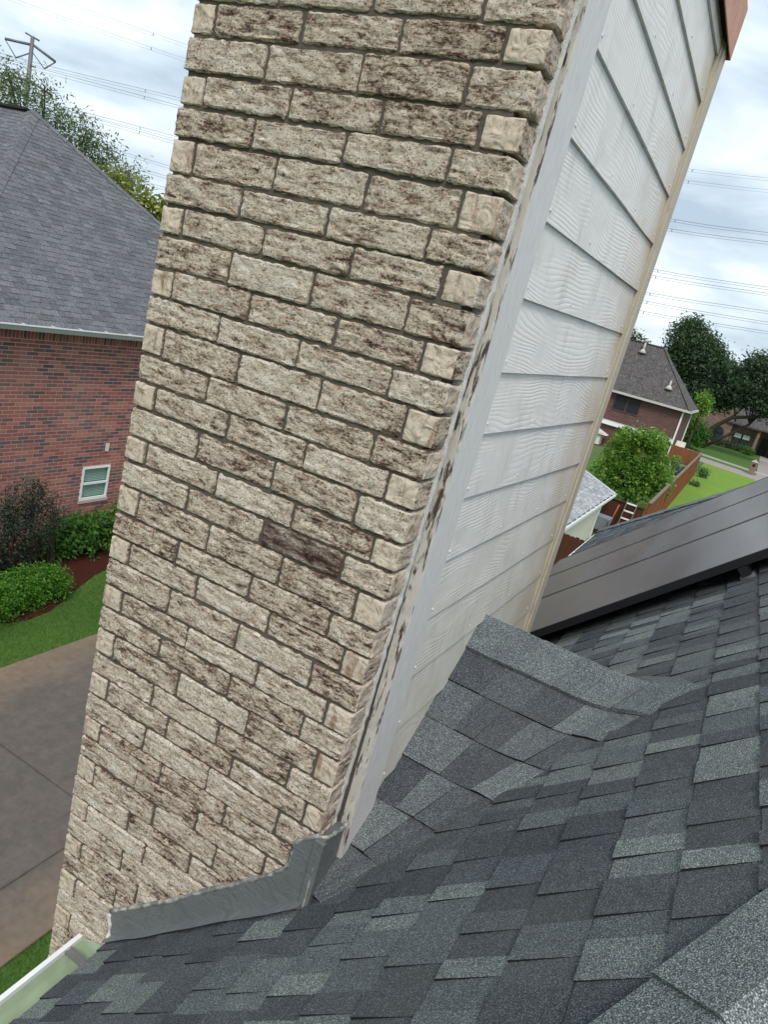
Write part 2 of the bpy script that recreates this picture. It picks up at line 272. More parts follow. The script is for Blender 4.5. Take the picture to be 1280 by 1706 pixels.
# ------------------------------------------------------------------ object helpers
def tag(o, label=None, cat=None, group=None, kind=None):
    if label: o['label'] = label
    if cat: o['category'] = cat
    if group: o['group'] = group
    if kind: o['kind'] = kind
    return o
def empty(name, loc, label=None, cat=None, group=None, kind=None):
    o = bpy.data.objects.new(name, None); o.location = loc; o.empty_display_size = 0.2; COL.objects.link(o)
    return tag(o, label, cat, group, kind)
def wloc(o):
    v = Vector(o.location)
    while o.parent: v = v + Vector(o.parent.location) + o.matrix_parent_inverse.translation; o = o.parent
    return v
def attach(o, parent):
    if parent:
        o.parent = parent; o.matrix_parent_inverse = Matrix.Translation(-wloc(parent))
def link(name, me, parent=None, loc=(0, 0, 0), rot=None):
    o = bpy.data.objects.new(name, me); o.location = loc
    if rot: o.rotation_euler = rot
    COL.objects.link(o); attach(o, parent); return o
class MB:
    def __init__(s): s.v = []; s.f = []; s.mi = []; s.tone = []
    def add(s, vs, fs, mi=0, tone=0.5):
        b = len(s.v); s.v += [tuple(x) for x in vs]
        for f in fs: s.f.append([b + i for i in f]); s.mi.append(mi); s.tone.append(tone)
        return s
    def box(s, x0, x1, y0, y1, z0, z1, mi=0, tone=0.5):
        return s.add([(x0, y0, z0), (x1, y0, z0), (x1, y1, z0), (x0, y1, z0), (x0, y0, z1), (x1, y0, z1), (x1, y1, z1), (x0, y1, z1)],
                     [(0, 3, 2, 1), (4, 5, 6, 7), (0, 1, 5, 4), (1, 2, 6, 5), (2, 3, 7, 6), (3, 0, 4, 7)], mi, tone)
    def obb(s, a, b, w, h, up=(0, 0, 1), mi=0, tone=0.5):      # bar from a to b
        a = Vector(a); b = Vector(b); d = (b - a).normalized(); u = Vector(up); sd = d.cross(u).normalized(); u = sd.cross(d).normalized()
        vs = [p + sd * (w / 2 * i) + u * (h / 2 * j) for p in (a, b) for i, j in ((-1, -1), (1, -1), (1, 1), (-1, 1))]
        return s.add(vs, [(0, 3, 2, 1), (4, 5, 6, 7), (0, 1, 5, 4), (1, 2, 6, 5), (2, 3, 7, 6), (3, 0, 4, 7)], mi, tone)
    def prism(s, poly, off, mi=0, tone=0.5):                    # poly of 3-d points pushed by off
        n = len(poly); q = [Vector(p) for p in poly]; o = Vector(off)
        vs = q + [p + o for p in q]
        return s.add(vs, [list(range(n))[::-1], list(range(n, 2 * n))] + [(i, (i + 1) % n, n + (i + 1) % n, n + i) for i in range(n)], mi, tone)
    def tube(s, pts, rad, seg=6, mi=0, tone=0.5):
        pts = [Vector(p) for p in pts]; rs = rad if isinstance(rad, (list, tuple)) else [rad] * len(pts); rings = []
        for i, p in enumerate(pts):
            d = (pts[min(i + 1, len(pts) - 1)] - pts[max(i - 1, 0)]).normalized()
            a = d.orthogonal().normalized() if abs(d.z) > .99 else d.cross(Vector((0, 0, 1))).normalized(); b = d.cross(a)
            rings.append([p + (a * math.cos(k * 2 * math.pi / seg) + b * math.sin(k * 2 * math.pi / seg)) * rs[i] for k in range(seg)])
        vs = [v for r_ in rings for v in r_]; fs = []
        for i in range(len(rings) - 1):
            for k in range(seg):
                k2 = (k + 1) % seg; fs.append((i * seg + k, i * seg + k2, (i + 1) * seg + k2, (i + 1) * seg + k))
        fs.append(list(range(seg))[::-1]); fs.append([(len(rings) - 1) * seg + k for k in range(seg)])
        return s.add(vs, fs, mi, tone)
    def mesh(s, name, mats, smooth=False):
        me = bpy.data.meshes.new(name); me.from_pydata(s.v, [], s.f)
        for m in (mats if isinstance(mats, (list, tuple)) else [mats]): me.materials.append(m)
        me.polygons.foreach_set('material_index', s.mi)
        at = me.attributes.new('tone', 'FLOAT', 'FACE'); at.data.foreach_set('value', s.tone)
        if smooth: me.polygons.foreach_set('use_smooth', [True] * len(s.f))
        me.update(); return me
    def build(s, name, mats, parent=None, smooth=False):
        return link(name, s.mesh(name, mats, smooth), parent)

def clip(poly, a, b, c):                       # keep a*x+b*y<=c
    o = []
    for i in range(len(poly)):
        p, q = poly[i], poly[(i + 1) % len(poly)]; dp = a * p[0] + b * p[1] - c; dq = a * q[0] + b * q[1] - c
        if dp <= 0: o.append(p)
        if (dp < 0 < dq) or (dq < 0 < dp):
            k = dp / (dp - dq); o.append((p[0] + (q[0] - p[0]) * k, p[1] + (q[1] - p[1]) * k))
    return o
def area(p): return 0.5 * abs(sum(p[i][0] * p[(i + 1) % len(p)][1] - p[(i + 1) % len(p)][0] * p[i][1] for i in range(len(p)))) if len(p) > 2 else 0
def halfplanes(conv):                          # ccw convex polygon
    r = []
    for i in range(len(conv)):
        p, q = conv[i], conv[(i + 1) % len(conv)]; a, b = q[1] - p[1], -(q[0] - p[0]); r.append((a, b, a * p[0] + b * p[1]))
    return r
def inside(poly, conv):
    for h in halfplanes(conv):
        poly = clip(poly, *h)
        if len(poly) < 3: return []
    return poly
def minus(poly, conv):
    outp = []; rem = poly
    for a, b, c in halfplanes(conv):
        o = clip(rem, -a, -b, -c)
        if area(o) > 2e-5: outp.append(o)
        rem = clip(rem, a, b, c)
        if len(rem) < 3: break
    return outp

def shingle_plane(P, b0, b1, a0, a1, expo, wmin, wmax, region, holes, tone, thick, seed, skew=0.0):
    """courses of laminated shingle tabs on a roof plane. P(a,b,h) -> world. returns list of (MB, centre)."""
    rs = random.Random(seed); res = []; n = int(math.ceil((b1 - b0) / expo))
    for i in range(n):
        lo = b0 + i * expo; hi = lo + expo + 0.012; a = a0 - rs.random() * wmax; raised = rs.random() < .5
        while a < a1:
            wd = rs.uniform(wmin, wmax); hb = thick * (1.0 if raised else 0.5) * rs.uniform(.9, 1.1)
            jl = rs.uniform(-.003, .003) * (1 if thick < .02 else 0)
            poly = [(a, lo + jl), (a + wd, lo + jl), (a + wd, hi), (a, hi)]
            pieces = [poly] if region is None else [inside(poly, region)]
            for hc in holes: pieces = [q for pc in pieces if len(pc) > 2 for q in minus(pc, hc)]
            pieces = [q for q in pieces if len(q) > 2 and area(q) > 2e-5]
            if pieces:
                mb = MB(); tn = tone(rs)
                for q in pieces:
                    hh = lambda b: thick * 0.12 + (hb - thick * 0.12) * max(0, (hi - b) / (hi - lo))
                    m = len(q); top = [P(x, y, hh(y)) for x, y in q]; bot = [P(x, y, -0.4 * thick) for x, y in q]
                    mb.add(top + bot, [list(range(m))], 0, tn); mb.f += [[len(mb.v) - 2 * m + z for z in (k, m + k, m + (k + 1) % m, (k + 1) % m)] for k in range(m)]; mb.mi += [1] * m; mb.tone += [tn] * m
                res.append((mb, Vector(P(a + wd / 2, lo + expo / 2, 0))))
            a += wd; raised = not raised
    return res
def emit(pieces, name, mat, parent, limit, stuffname, near=None):
    """largest pieces become objects of their own, the rest one joined part"""
    sc_ = []
    for k, (mb, c) in enumerate(pieces):
        q = project(c); vis = q is not None and -.03 < q[0] < 1.03 and -.03 < q[1] < 1.03
        if near is not None: vis = vis and near(c)
        sc_.append((q[2] if vis else 1e9, k))
    sc_.sort(); ids = {k for d, k in sc_[:limit] if d < 1e8}; rest = MB()
    for k, (mb, c) in enumerate(pieces):
        if k in ids: mb.build(name, [mat, ASPH], parent)
        else:
            b = len(rest.v); rest.v += mb.v; rest.f += [[b + i for i in f] for f in mb.f]; rest.mi += mb.mi; rest.tone += mb.tone
    if rest.v: tag(rest.build(stuffname, [mat, ASPH], parent), kind='stuff')

def rockbox(lo, hi, n, r, amp, fr, seed, skew=None):
    """rounded, irregular block. faces facing +-axis get material by axis: x -> 1, others -> 0"""
    lo = Vector(lo); hi = Vector(hi); mb = MB(); idx = {}; vs = []; fs = []; mi = []
    gr = [[0.0] + [r / (hi[k] - lo[k]) + (1 - 2 * r / (hi[k] - lo[k])) * j / n[k] for j in range(n[k] + 1)] + [1.0] for k in range(3)]
    def vert(i, j, k):
        key = (i, j, k)
        if key in idx: return idx[key]
        p = Vector((lo[0] + (hi[0] - lo[0]) * gr[0][i], lo[1] + (hi[1] - lo[1]) * gr[1][j], lo[2] + (hi[2] - lo[2]) * gr[2][k]))
        c = Vector([min(max(p[q], lo[q] + r), hi[q] - r) for q in range(3)]); d = p - c
        if d.length > 1e-9: p = c + d.normalized() * r; dn = d.normalized()
        else: dn = Vector((0, 0, 0))
        s = Vector((p.x * fr[0], p.y * fr[1], p.z * fr[2])) + Vector((seed * 3.7, seed * 1.3, seed * 2.1))
        ae = amp * (1.0 if sum(1 for q in range(3) if abs(d[q]) > 1e-9) == 1 else .3)
        p = p + dn * ((.6 - 1.6 * abs(noise.noise(s))) * ae + noise.noise(s * 2.3) * ae * .5)
        if skew: p = skew(p)
        idx[key] = len(vs); vs.append(p); return idx[key]
    L = [len(g) - 1 for g in gr]
    for ax in range(3):
        u, v = (ax + 1) % 3, (ax + 2) % 3
        for side in (0, L[ax]):
            for i in range(L[u]):
                for j in range(L[v]):
                    def mk(a, b):
                        q = [0, 0, 0]; q[ax] = side; q[u] = a; q[v] = b; return vert(*q)
                    f = [mk(i, j), mk(i + 1, j), mk(i + 1, j + 1), mk(i, j + 1)]
                    fs.append(f if side else f[::-1]); mi.append(ax)
    mb.v = [tuple(x) for x in vs]; mb.f = fs; mb.mi = mi; mb.tone = [.5] * len(fs); return mb

# ================================================================== GROUND
ZG = -7.2
g = MB(); S = 900
g.add([(-S, -S, ZG), (S, -S, ZG), (S, S, ZG), (-S, S, ZG)], [(0, 1, 2, 3)])
tag(g.build('ground', LAWN), 'green lawn covering the ground around the houses', 'lawn', kind='structure')
drive = empty('driveway', (-5, 4, ZG), 'stained grey concrete driveway beside the chimney', 'driveway', kind='structure')
for x0, x1 in ((-7.12, -3.635), (-3.61, -2.88)):
    for k in range(-4, 9):
        y0 = 4.2 + 3.05 * (k - 1) + .012; y1 = y0 + 3.05 - .024
        rockbox((x0, y0, ZG - .1), (x1, y1, ZG + .035), (3, 3, 1), .012, .004, (1, 1, 1), k).build('slab', [CONC] * 3, drive)
b = MB(); b.box(-7.1, -2.9, -11, 32, ZG - .1, ZG + .015); b.build('joint_bed', CONC, drive)
bed = MB(); pts = []
for k in range(41):                             # bed edge curves out from the wall
    y = -2 + k * .5; xx = -9.05 + .75 * math.exp(-((y - 6.4) / 1.5) ** 2) + .18 * math.sin(y * 1.1); pts.append((y, xx))
for k in range(40):
    (ya, xa), (yb, xb) = pts[k], pts[k + 1]
    bed.add([(xa, ya, ZG + .03), (xb, yb, ZG + .03), (-10.8, yb, ZG + .08), (-10.8, ya, ZG + .08), (xa + .02, ya, ZG - .02), (xb + .02, yb, ZG - .02)], [(0, 1, 2, 3), (4, 5, 1, 0)])
tag(bed.build('flower_bed', MULCH), 'dark red mulch bed along the red brick house', 'flower bed', kind='structure')

# ================================================================== CHIMNEY
W = 0.813; YR = 1.64; PITCH = 0.95; ZR = -1.953
ch = empty('chimney', (0.4, 0.8, ZG), 'tall chimney with cream brick face and white lap siding beside it', 'chimney')
def bedz(k, x): return -0.0702 * k + .0035 * math.sin(k * 2.1) * (1 if k > 0 else .3) + .006 * (x / W - .5)
def xright(k): return .8252 - .00105 * k
JO = {25: [.065, .291, .515, .746], 17: [.069, .307, .529, .737], 29: [.066, .302, .526, .74], 21: [.066, .300, .529, .734]}
JE = {20: [.221, .447, .672], 2: [.221, .457, .690], 4: [.222, .457, .695], 28: [.221, .447, .674], 6: [.223, .454, .692]}
rb = random.Random(11)
def roofz(x): return ZR + PITCH * (x - W)
core = MB(); core.box(.008, .793, .0032, .088, -3.6, .62); core.box(.01, W - .004, .09, YR - .03, ZG, .62); core.box(.008, W - .02, .02, .088, ZG, -3.6)
core.build('mortar', MORT, ch)
for k in range(-8, 45):
    odd = k % 2 == 1
    js = JO.get(k) if odd else JE.get(k)
    if js is None: js = [v + rb.uniform(-.003, .003) for v in ((.066, .298, .528, .740) if odd else (.222, .453, .683))]
    xs = [0.0] + list(js) + [xright(k)]
    for i in range(len(xs) - 1):
        x0 = xs[i] + (.0053 if i else 0) * rb.uniform(.8, 1.25); x1 = xs[i + 1] - (.0053 if i < len(xs) - 2 else 0) * rb.uniform(.8, 1.25)
        xm = (x0 + x1) / 2; ztop = bedz(k - 1, xm) - .0054 * rb.uniform(.7, 1.3); zbot = bedz(k, xm) + .0054 * rb.uniform(.7, 1.3)
        if x1 < .245 and zbot > -3.2: pass
        elif ztop < roofz(x0) - .25: continue
        elif zbot < -3.2: continue
        head = odd and i in (0, len(xs) - 2)
        tilt = rb.uniform(-.004, .004)
        sk = (lambda p, xm=xm, tl=tilt, k=k: Vector((p.x, p.y, p.z + (p.x - xm) * (.0074 + tl))))
        pr = rb.uniform(-.0025, .0025)
        last = i == len(xs) - 2
        mb = rockbox((x0, -.002 + pr, zbot), (x1, .086, ztop), (6 if head else 18, 4 if last else 1, 7), .0020, .0054 if not head else .0032, (42, 42, 150) if not head else (45, 45, 45), k * 7 + i, sk)
        mats = [RUG, ENDB] if head else [ENDB, BURNT if (k, i) == (16, 2) else RUG]
        # axis 0 faces = ends of a stretcher; for a header the front is the end
        nf = len(mb.mi); mb.mi = [0 if (a == 0) == (not head or True) and (head or last) else 1 for a in mb.mi]
        o = mb.build('brick', mats, ch, True); o.data.set_sharp_from_angle(angle=R(34))
# side: caulk, cracked gap, corner board, siding, rear board
XS = W + .014; XT = W + .024
b = MB(); b.box(W - .09, W - .042, .079, .0945, -1.98, .62); b.build('crack_shade', DARK, ch)  # black box paints the shade inside the open joint
cb = MB(); zz = [-1.80 + .02 * i for i in range(122)]
for i in range(len(zz) - 1):                    # ragged caulk bead clinging to the brick side
    def cx(z):
        k = -z / .0702; return xright(k) + .003 + .003 * noise.noise(Vector((z * 40, 0, 3)))
    def cy(z): return   .066 + .007 * noise.noise(Vector((z * 22, 5, 1)))
    za, zb = zz[i], zz[i + 1]
    cb.add([(cx(za), cy(za), za), (cx(za) + .001, .0795 + .004 * noise.noise(Vector((za * 60, 1, 1))), za), (cx(zb) + .001, .0795 + .004 * noise.noise(Vector((zb * 60, 1, 1))), zb), (cx(zb), cy(zb), zb),
            (W - .03, cy(za) + .002, za), (W - .03, .0785, za), (W - .03, .0785, zb), (W - .03, cy(zb) + .002, zb)], [(0, 1, 2, 3), (0, 3, 7, 4), (1, 5, 6, 2)])
cb.build('caulk_bead', CAULK, ch)
# corner board: front edge (peeled) and wide face
nb = 96; fr_ = MB(); z0, z1 = -1.90, .60
prof = []
for i in range(nb + 1):
    z = z0 + (z1 - z0) * i / nb; prof.append((z, .0955 + .0028 * noise.noise(Vector((z * 9, 2, 2))) + .0015 * noise.noise(Vector((z * 45, 2, 2)))))
for i in range(nb):
    (za, ya), (zb, yb) = prof[i], prof[i + 1]; da = .003 * noise.noise(Vector((za * 30, 7, 7))); db = .003 * noise.noise(Vector((zb * 30, 7, 7)))
    fr_.add([(W - .022, ya, za), (XT - .003 + da, ya, za), (XT - .003 + db, yb, zb), (W - .022, yb, zb), (XT, ya + .005, za), (XT, yb + .005, zb)], [(0, 1, 2, 3), (1, 4, 5, 2)], 0)
    fr_.add([(XT, ya + .005, za), (XT, .228, za), (XT, .228, zb), (XT, yb + .005, zb), (W - .022, .228, za), (W - .022, .228, zb)], [(0, 1, 2, 3), (1, 4, 5, 2)], 1)
fr_.add([(W - .022, .096, z0), (XT, .1, z0), (XT, .228, z0), (W - .022, .228, z0)], [(0, 3, 2, 1)], 1)
fr_.build('corner_board', [EDGE, TRIM], ch)
pc = random.Random(3); mb = MB()                # rotten frayed lower end of the board
for i in range(26):
    x = pc.uniform(W - .012, XT + .004); y = pc.uniform(.088, .112); z = pc.uniform(-1.93, -1.86); r_ = pc.uniform(.004, .011)
    mb.add([(x + pc.uniform(-r_, r_), y + pc.uniform(-r_, r_), z + pc.uniform(-2 * r_, 2 * r_)) for _ in range(4)], [(0, 1, 2), (0, 2, 3), (0, 3, 1), (1, 3, 2)])
mb.build('frayed_end', PCHIP, ch)
LAPS = [(.523, .540), (.375, .392), (.223, .240), (.069, .082), (-.099, -.083), (-.267, -.249), (-.430, -.408), (-.595, -.576), (-.741, -.746), (-.901, -.919), (-1.065, -1.074), (-1.224, -1.245), (-1.391, -1.405), (-1.556, -1.57), (-1.72, -1.74), (-1.89, -1.90)]
LEFTY = lambda z: .229; Y2 = 1.53
def board(y0, y1, za0, zb0, ta, tb):
    n = 10; vs = []; fs = []
    for i in range(n + 1):
        y = y0 + (y1 - y0) * i / n; u = (y - .25) / (Y2 - .25)
        zb_ = za0 + (zb0 - za0) * u + .0016 * noise.noise(Vector((y * 3, za0 * 9, 1))); zt = ta + (tb - ta) * u + .022
        xo = .0025 * noise.noise(Vector((y * 1.7, za0 * 5, 9)))
        vs += [(XS + .004 + xo, y, zb_), (XS - .006, y, zt), (XS - .012, y, zt), (XS - .010, y, zb_)]
    for i in range(n):
        a = i * 4; q = a + 4; fs += [(a, q, q + 1, a + 1), (a + 1, q + 1, q + 2, a + 2), (a + 2, q + 2, q + 3, a + 3), (a + 3, q + 3, q, a)]
    fs += [(0, 1, 2, 3), (n * 4 + 3, n * 4 + 2, n * 4 + 1, n * 4)]
    return vs, fs
tops = [(.69, .70)] + LAPS[:-1]
for (za, zb_), (ta, tb) in zip(LAPS, tops):
    cuts = [(.229, Y2)]
    if abs(za + .901) < .01: cuts = [(.229, 1.02), (1.024, Y2)]
    if abs(za - .223) < .01: cuts = [(.229, .86), (.864, Y2)]
    for y0, y1 in cuts:
        vs, fs = board(y0, y1, za, zb_, ta, tb); MB().add(vs, fs).build('siding_board', SIDE, ch)
for (za, zb_) in LAPS:
    for yy in (.26, .66, 1.06, 1.47):
        u = (yy - .25) / (Y2 - .25); z_ = za + (zb_ - za) * u + .024; m = MB(); m.tube([(XS + .0005, yy, z_), (XS + .0045, yy, z_)], .0036, 7); m.build('nail_head', TRIM, ch)
b = MB(); b.box(W - .02, XT - .003, Y2 + .004, YR, -2.6, .60); b.box(W - .02, XT + .004, YR - .075, YR + .006, -2.6, .595); b.build('rear_corner_board', REAR, ch)
# metal skirt of the cap
sk = MB(); x0, x1, y0, y1 = -.035, W + .040, -.04, YR + .025
for (p, q, inset) in (((x1, y0), (x1, y1), 0), ((x1, y1), (x0, y1), 0), ((x0, y1), (x0, y0), 0), ((x0, y0), (x1, y0), 0)):
    sk.obb((*p, .655), (*q, .655), .004, .16)
sk.box(x0, x1, y0, y1, .731, .737)
sk.build('cap_skirt', RUST, ch)
b = MB(); b.box(-.03, W + .034, -.035, YR + .02, .592, .60); b.build('cap_underside_shade', DARK, ch)  # black sheet paints the shade below the cap
# flashing: front strip, kicked up at the corner, side return
def fl(name, poly, nrm, mat=FLASH): MB().prism(poly, nrm).build(name, mat, ch)
top = [(.227, -2.393), (.33, -2.300), (.429, -2.209), (.53, -2.105), (.622, -2.015), (.70, -1.935), (.748, -1.875), (.750, -1.800), (.775, -1.772), (.806, -1.745)]
poly = [(.235, -.016, roofz(.235) + .002)] + [(.806, -.016, roofz(.806) + .002)] + [(x, -.016, z) for x, z in top[::-1]]
fl('front_flashing', poly, (0, .008, 0))
yo = .016
fl('side_flashing', [(W + .013, -.018, -1.742), (W + .013, .03, -1.752), (W + .013, .065, -1.752), (W + .013, .086, -1.758), (W + .013, .09, -1.93), (W + .013, -.018, -1.952)], (-.02, 0, 0))
b = MB(); pr_ = [(W + .012, -.02, -1.95), (W - .004, -.019, -1.75)]; b.obb((W + .004, -.02, -1.955), (W + .004, -.0205, -1.745), .026, .012, (0, 1, 0)); b.build('flashing_corner', FLASH, ch)
apron = MB()                                     # foot of the flashing lying on the shingles
for i in range(14):
    xa = .235 + (W - .235) * i / 14; xb = .235 + (W - .235) * (i + 1) / 14; wa = .030 + .012 * noise.noise(Vector((xa * 9, 1, 1))); wb = .030 + .012 * noise.noise(Vector((xb * 9, 1, 1)))
    apron.add([(xa, -.012, roofz(xa) + .030), (xb, -.012, roofz(xb) + .030), (xb, -.012 - wb, roofz(xb) + .0185), (xa, -.012 - wa, roofz(xa) + .0185)], [(0, 3, 2, 1)])
apron.build('flashing_foot', FLASH, ch)
def lump(name, path, r0, seed, mat=SEAL, n=60):
    rs = random.Random(seed); P_ = [Vector(p) for p in path]; segs = [(P_[i + 1] - P_[i]).length for i in range(len(P_) - 1)]; tot = sum(segs); pts = []; rad = []
    for i in range(n + 1):
        d = tot * i / n; k = 0
        while k < len(segs) - 1 and d > segs[k]: d -= segs[k]; k += 1
        p = P_[k].lerp(P_[k + 1], min(1, d / segs[k])); pts.append(p + Vector((rs.uniform(-1, 1), 0, rs.uniform(-1, 1))) * r0 * .2); rad.append(r0 * (.8 + .5 * noise.noise(Vector((i * .45, seed * 3.1, 0)))))
    m = MB(); m.tube(pts, rad, 7); m.build(name, mat, ch, True)
lump('sealant_bead', [(x, -.012, z + .004) for x, z in top], .0078, 1)
lump('sealant_bead', [(.806, -.012, -1.742), (W + .01, .0, -1.742), (W + .016, .05, -1.750), (W + .016, .088, -1.753)], .0062, 2, n=26)
lump('sealant_bead', [(.229, -.014, -2.395), (.238, -.016, -2.44), (.242, -.018, -2.495)], .008, 3, CAULK, 16)
lump('sealant_bead', [(W + .004, -.022, -1.75), (W + .006, -.024, -1.95)], .0045, 4, n=24)

# ================================================================== OWN HOUSE ROOF
hs = empty('house', (2.5, 2.5, ZG), 'house roof of dark grey laminated shingles that the chimney rises through', 'house')
X0 = .25; SEC = math.sqrt(1 + PITCH ** 2); CU = 1 / SEC; SU = PITCH / SEC; Z0 = roofz(X0)
def PM(a, b_, h): return (X0 + b_ * CU - SU * h, a, Z0 + b_ * SU + CU * h)
def ab(x, y): return (y, (x - X0) / CU)
NH = lambda x: -.515 + 1.5 * (x - 1.545); FH = lambda x: 7.26 - 1.37 * (x - .458)
APX, APY = 3.735, 2.77
deck = MB(); d_ = -.012
deck.add([PM(NH(X0), 0, d_), PM(FH(X0), 0, d_), PM(*ab(APX, APY), d_)], [(0, 2, 1)])
zA = roofz(APX)
deck.add([(X0, NH(X0), Z0 - .01), (7.5, NH(X0), Z0 - .01), (7.5, APY, zA - .01), (APX, APY, zA - .01)], [(0, 1, 2, 3)])
deck.add([(X0, FH(X0), Z0 - .01), (7.5, FH(X0), Z0 - .01), (7.5, APY, zA - .01), (APX, APY, zA - .01)], [(0, 3, 2, 1)])
roof = deck.build('roof', SHG, hs)
wl = MB(); wl.box(.62, 7.2, -2.1, 7.2, ZG, Z0 - .06); wl.build('wall', BRO, hs)
wl = MB(); wl.box(X0 + .02, .64, NH(X0) + .05, -.03, Z0 - .06, Z0 - .045); wl.box(X0 + .02, .64, YR + .03, FH(X0) - .05, Z0 - .06, Z0 - .045); wl.build('soffit', WHITE, hs)
for y0, y1 in ((NH(X0), -.03), (YR + .03, FH(X0))):
    b = MB(); b.box(X0 + .005, X0 + .022, y0, y1, Z0 - .16, Z0 - .008); b.build('fascia', WHITE, hs)
def tone_main(rs):
    q = rs.random(); return rs.uniform(.0, .3) if q < .45 else rs.uniform(.3, .62) if q < .78 else rs.uniform(.68, 1.0)
EX = .1345
reg = [ab(X0, NH(X0) + .0), ab(X0, FH(X0)), ab(APX, APY)]
def ccw(p):
    s_ = sum(p[i][0] * p[(i + 1) % len(p)][1] - p[(i + 1) % len(p)][0] * p[i][1] for i in range(len(p))); return p if s_ > 0 else p[::-1]
RY = .83
chim_hole = ccw([ab(X0 - .1, -.012), ab(X0 - .1, YR + .01), ab(W + .01, YR + .01), ab(W + .01, -.012)])
crk_hole = ccw([ab(W, .02), ab(1.475, .805), ab(W, YR + .1)])
pcs = shingle_plane(PM, -.01, 2.75, -2.4, 7.6, EX, .045, .115, ccw(reg), [chim_hole, crk_hole], tone_main, .0085, 5)
emit(pcs, 'shingle', SHG, roof, 285, 'far_shingles', lambda c: -1.2 < c.y < 2.35 and c.x < 1.9)
# near plane under the photographer
def PN(a, b_, h):
    c_ = 1 / math.sqrt(1 + .633 ** 2); return (a, NH(X0) + b_ * c_ - .633 * c_ * h, Z0 + b_ * .633 * c_ + c_ * h)
yb = lambda y: (y - NH(X0)) * math.sqrt(1 + .633 ** 2)
pcs = shingle_plane(PN, 0, 2.9, .2, 4.2, EX, .045, .115, ccw([(X0, 0), (4.4, 0), (4.4, yb(NH(2.2))), (2.2, yb(NH(2.2)))]), [], tone_main, .0085, 6)
emit(pcs, 'shingle', SHG, roof, 0, 'far_shingles')
# hip caps
def hipcaps(fx, x0, x1, n, sgn, wd):
    rs = random.Random(int(x0 * 100) + n)
    for i in range(n):
        xa = x0 + (x1 - x0) * i / n; xb = x0 + (x1 - x0) * (i + 1.25) / n; tn = rs.choice([.62, .7, .78, .85, .9])
        A = Vector((xa, fx(xa), roofz(xa))); B = Vector((xb, fx(xb), roofz(xb))); d = (B - A).normalized()
        e2 = Vector((CU, 0, SU)); nM = Vector((-SU, 0, CU)); inM = nM.cross(d).normalized()
        sl = .633 * sgn; nN = Vector((0, -sl, 1)).normalized(); inN = d.cross(nN).normalized()
        if inM.y * sgn < 0: inM = -inM
        if inN.y * sgn > 0: inN = -inN
        up = (nM + nN).normalized(); mb = MB(); ha, hb = .020, .011; ed = .004
        def row(P_, h): return [P_ + inM * wd + nM * (h), P_ + inM * .03 + nM * h + up * .002, P_ + up * (h + .006), P_ + inN * .03 + nN * h + up * .002, P_ + inN * wd + nN * h]
        r0, r1 = row(A, ha), row(B, hb); r2 = row(A, -.002)
        vs = r0 + r1 + r2; fs = []
        for k in range(4): fs += [(k, k + 1, 6 + k, 5 + k), (10 + k, 11 + k, k + 1, k)]
        fs += [(0, 5, 10), (4, 14, 9)]
        mb.add(vs, fs, 0, tn); mb.build('hip_cap', SHG, hs)
hipcaps(NH, 1.02, 2.4, 10, 1, .125)
hipcaps(FH, .30, 2.1, 13, -1, .125)
# cricket (saddle) behind the chimney
crick = empty('cricket', (W, RY, roofz(W))); attach(crick, hs)
CS = .65; CZ0 = -1.938
def valley(Yc): return W + (CS * Yc + CZ0 - ZR) / PITCH
def raw(t_, Yc):
    v = valley(Yc) - W
    if t_ <= v: return Vector((W + t_, Yc, CZ0 + CS * Yc))
    q = Yc / RY; dx, dy = .60 + .26 * q, -.85 + .52 * q; m = Vector((dx, dy, dx * PITCH)).normalized()
    return Vector((W + v, Yc, CZ0 + CS * Yc)) + m * (t_ - v)
def PS(t_, Yc):
    a = Vector((0, 0, 0)); K = [-.11, -.08, -.05, -.02, .02, .05, .08, .11]
    for k in K: a += raw(t_ + k if t_ + k > 0 else 0, Yc) + (Vector((min(0, t_ + k), 0, 0)))
    return a / len(K)
def PC(t_, Yc, h, back=False):
    p = PS(t_, Yc); du = PS(t_ + .01, Yc) - PS(t_ - .01, Yc); dv = PS(t_, Yc + .01) - PS(t_, Yc - .01); n = du.cross(dv).normalized()
    p = p + n * h
    return Vector((p.x, 2 * RY - p.y, p.z)) if back else p
def cutline(Yc):                                 # t where the cricket shingles slip under the main roof
    for i in range(200):
        p = PS(i * .006, Yc)
        if p.y < (p.x - W) * 1.19: return i * .006 + .03
    return 1.0
rc = random.Random(21); dyc = .1175
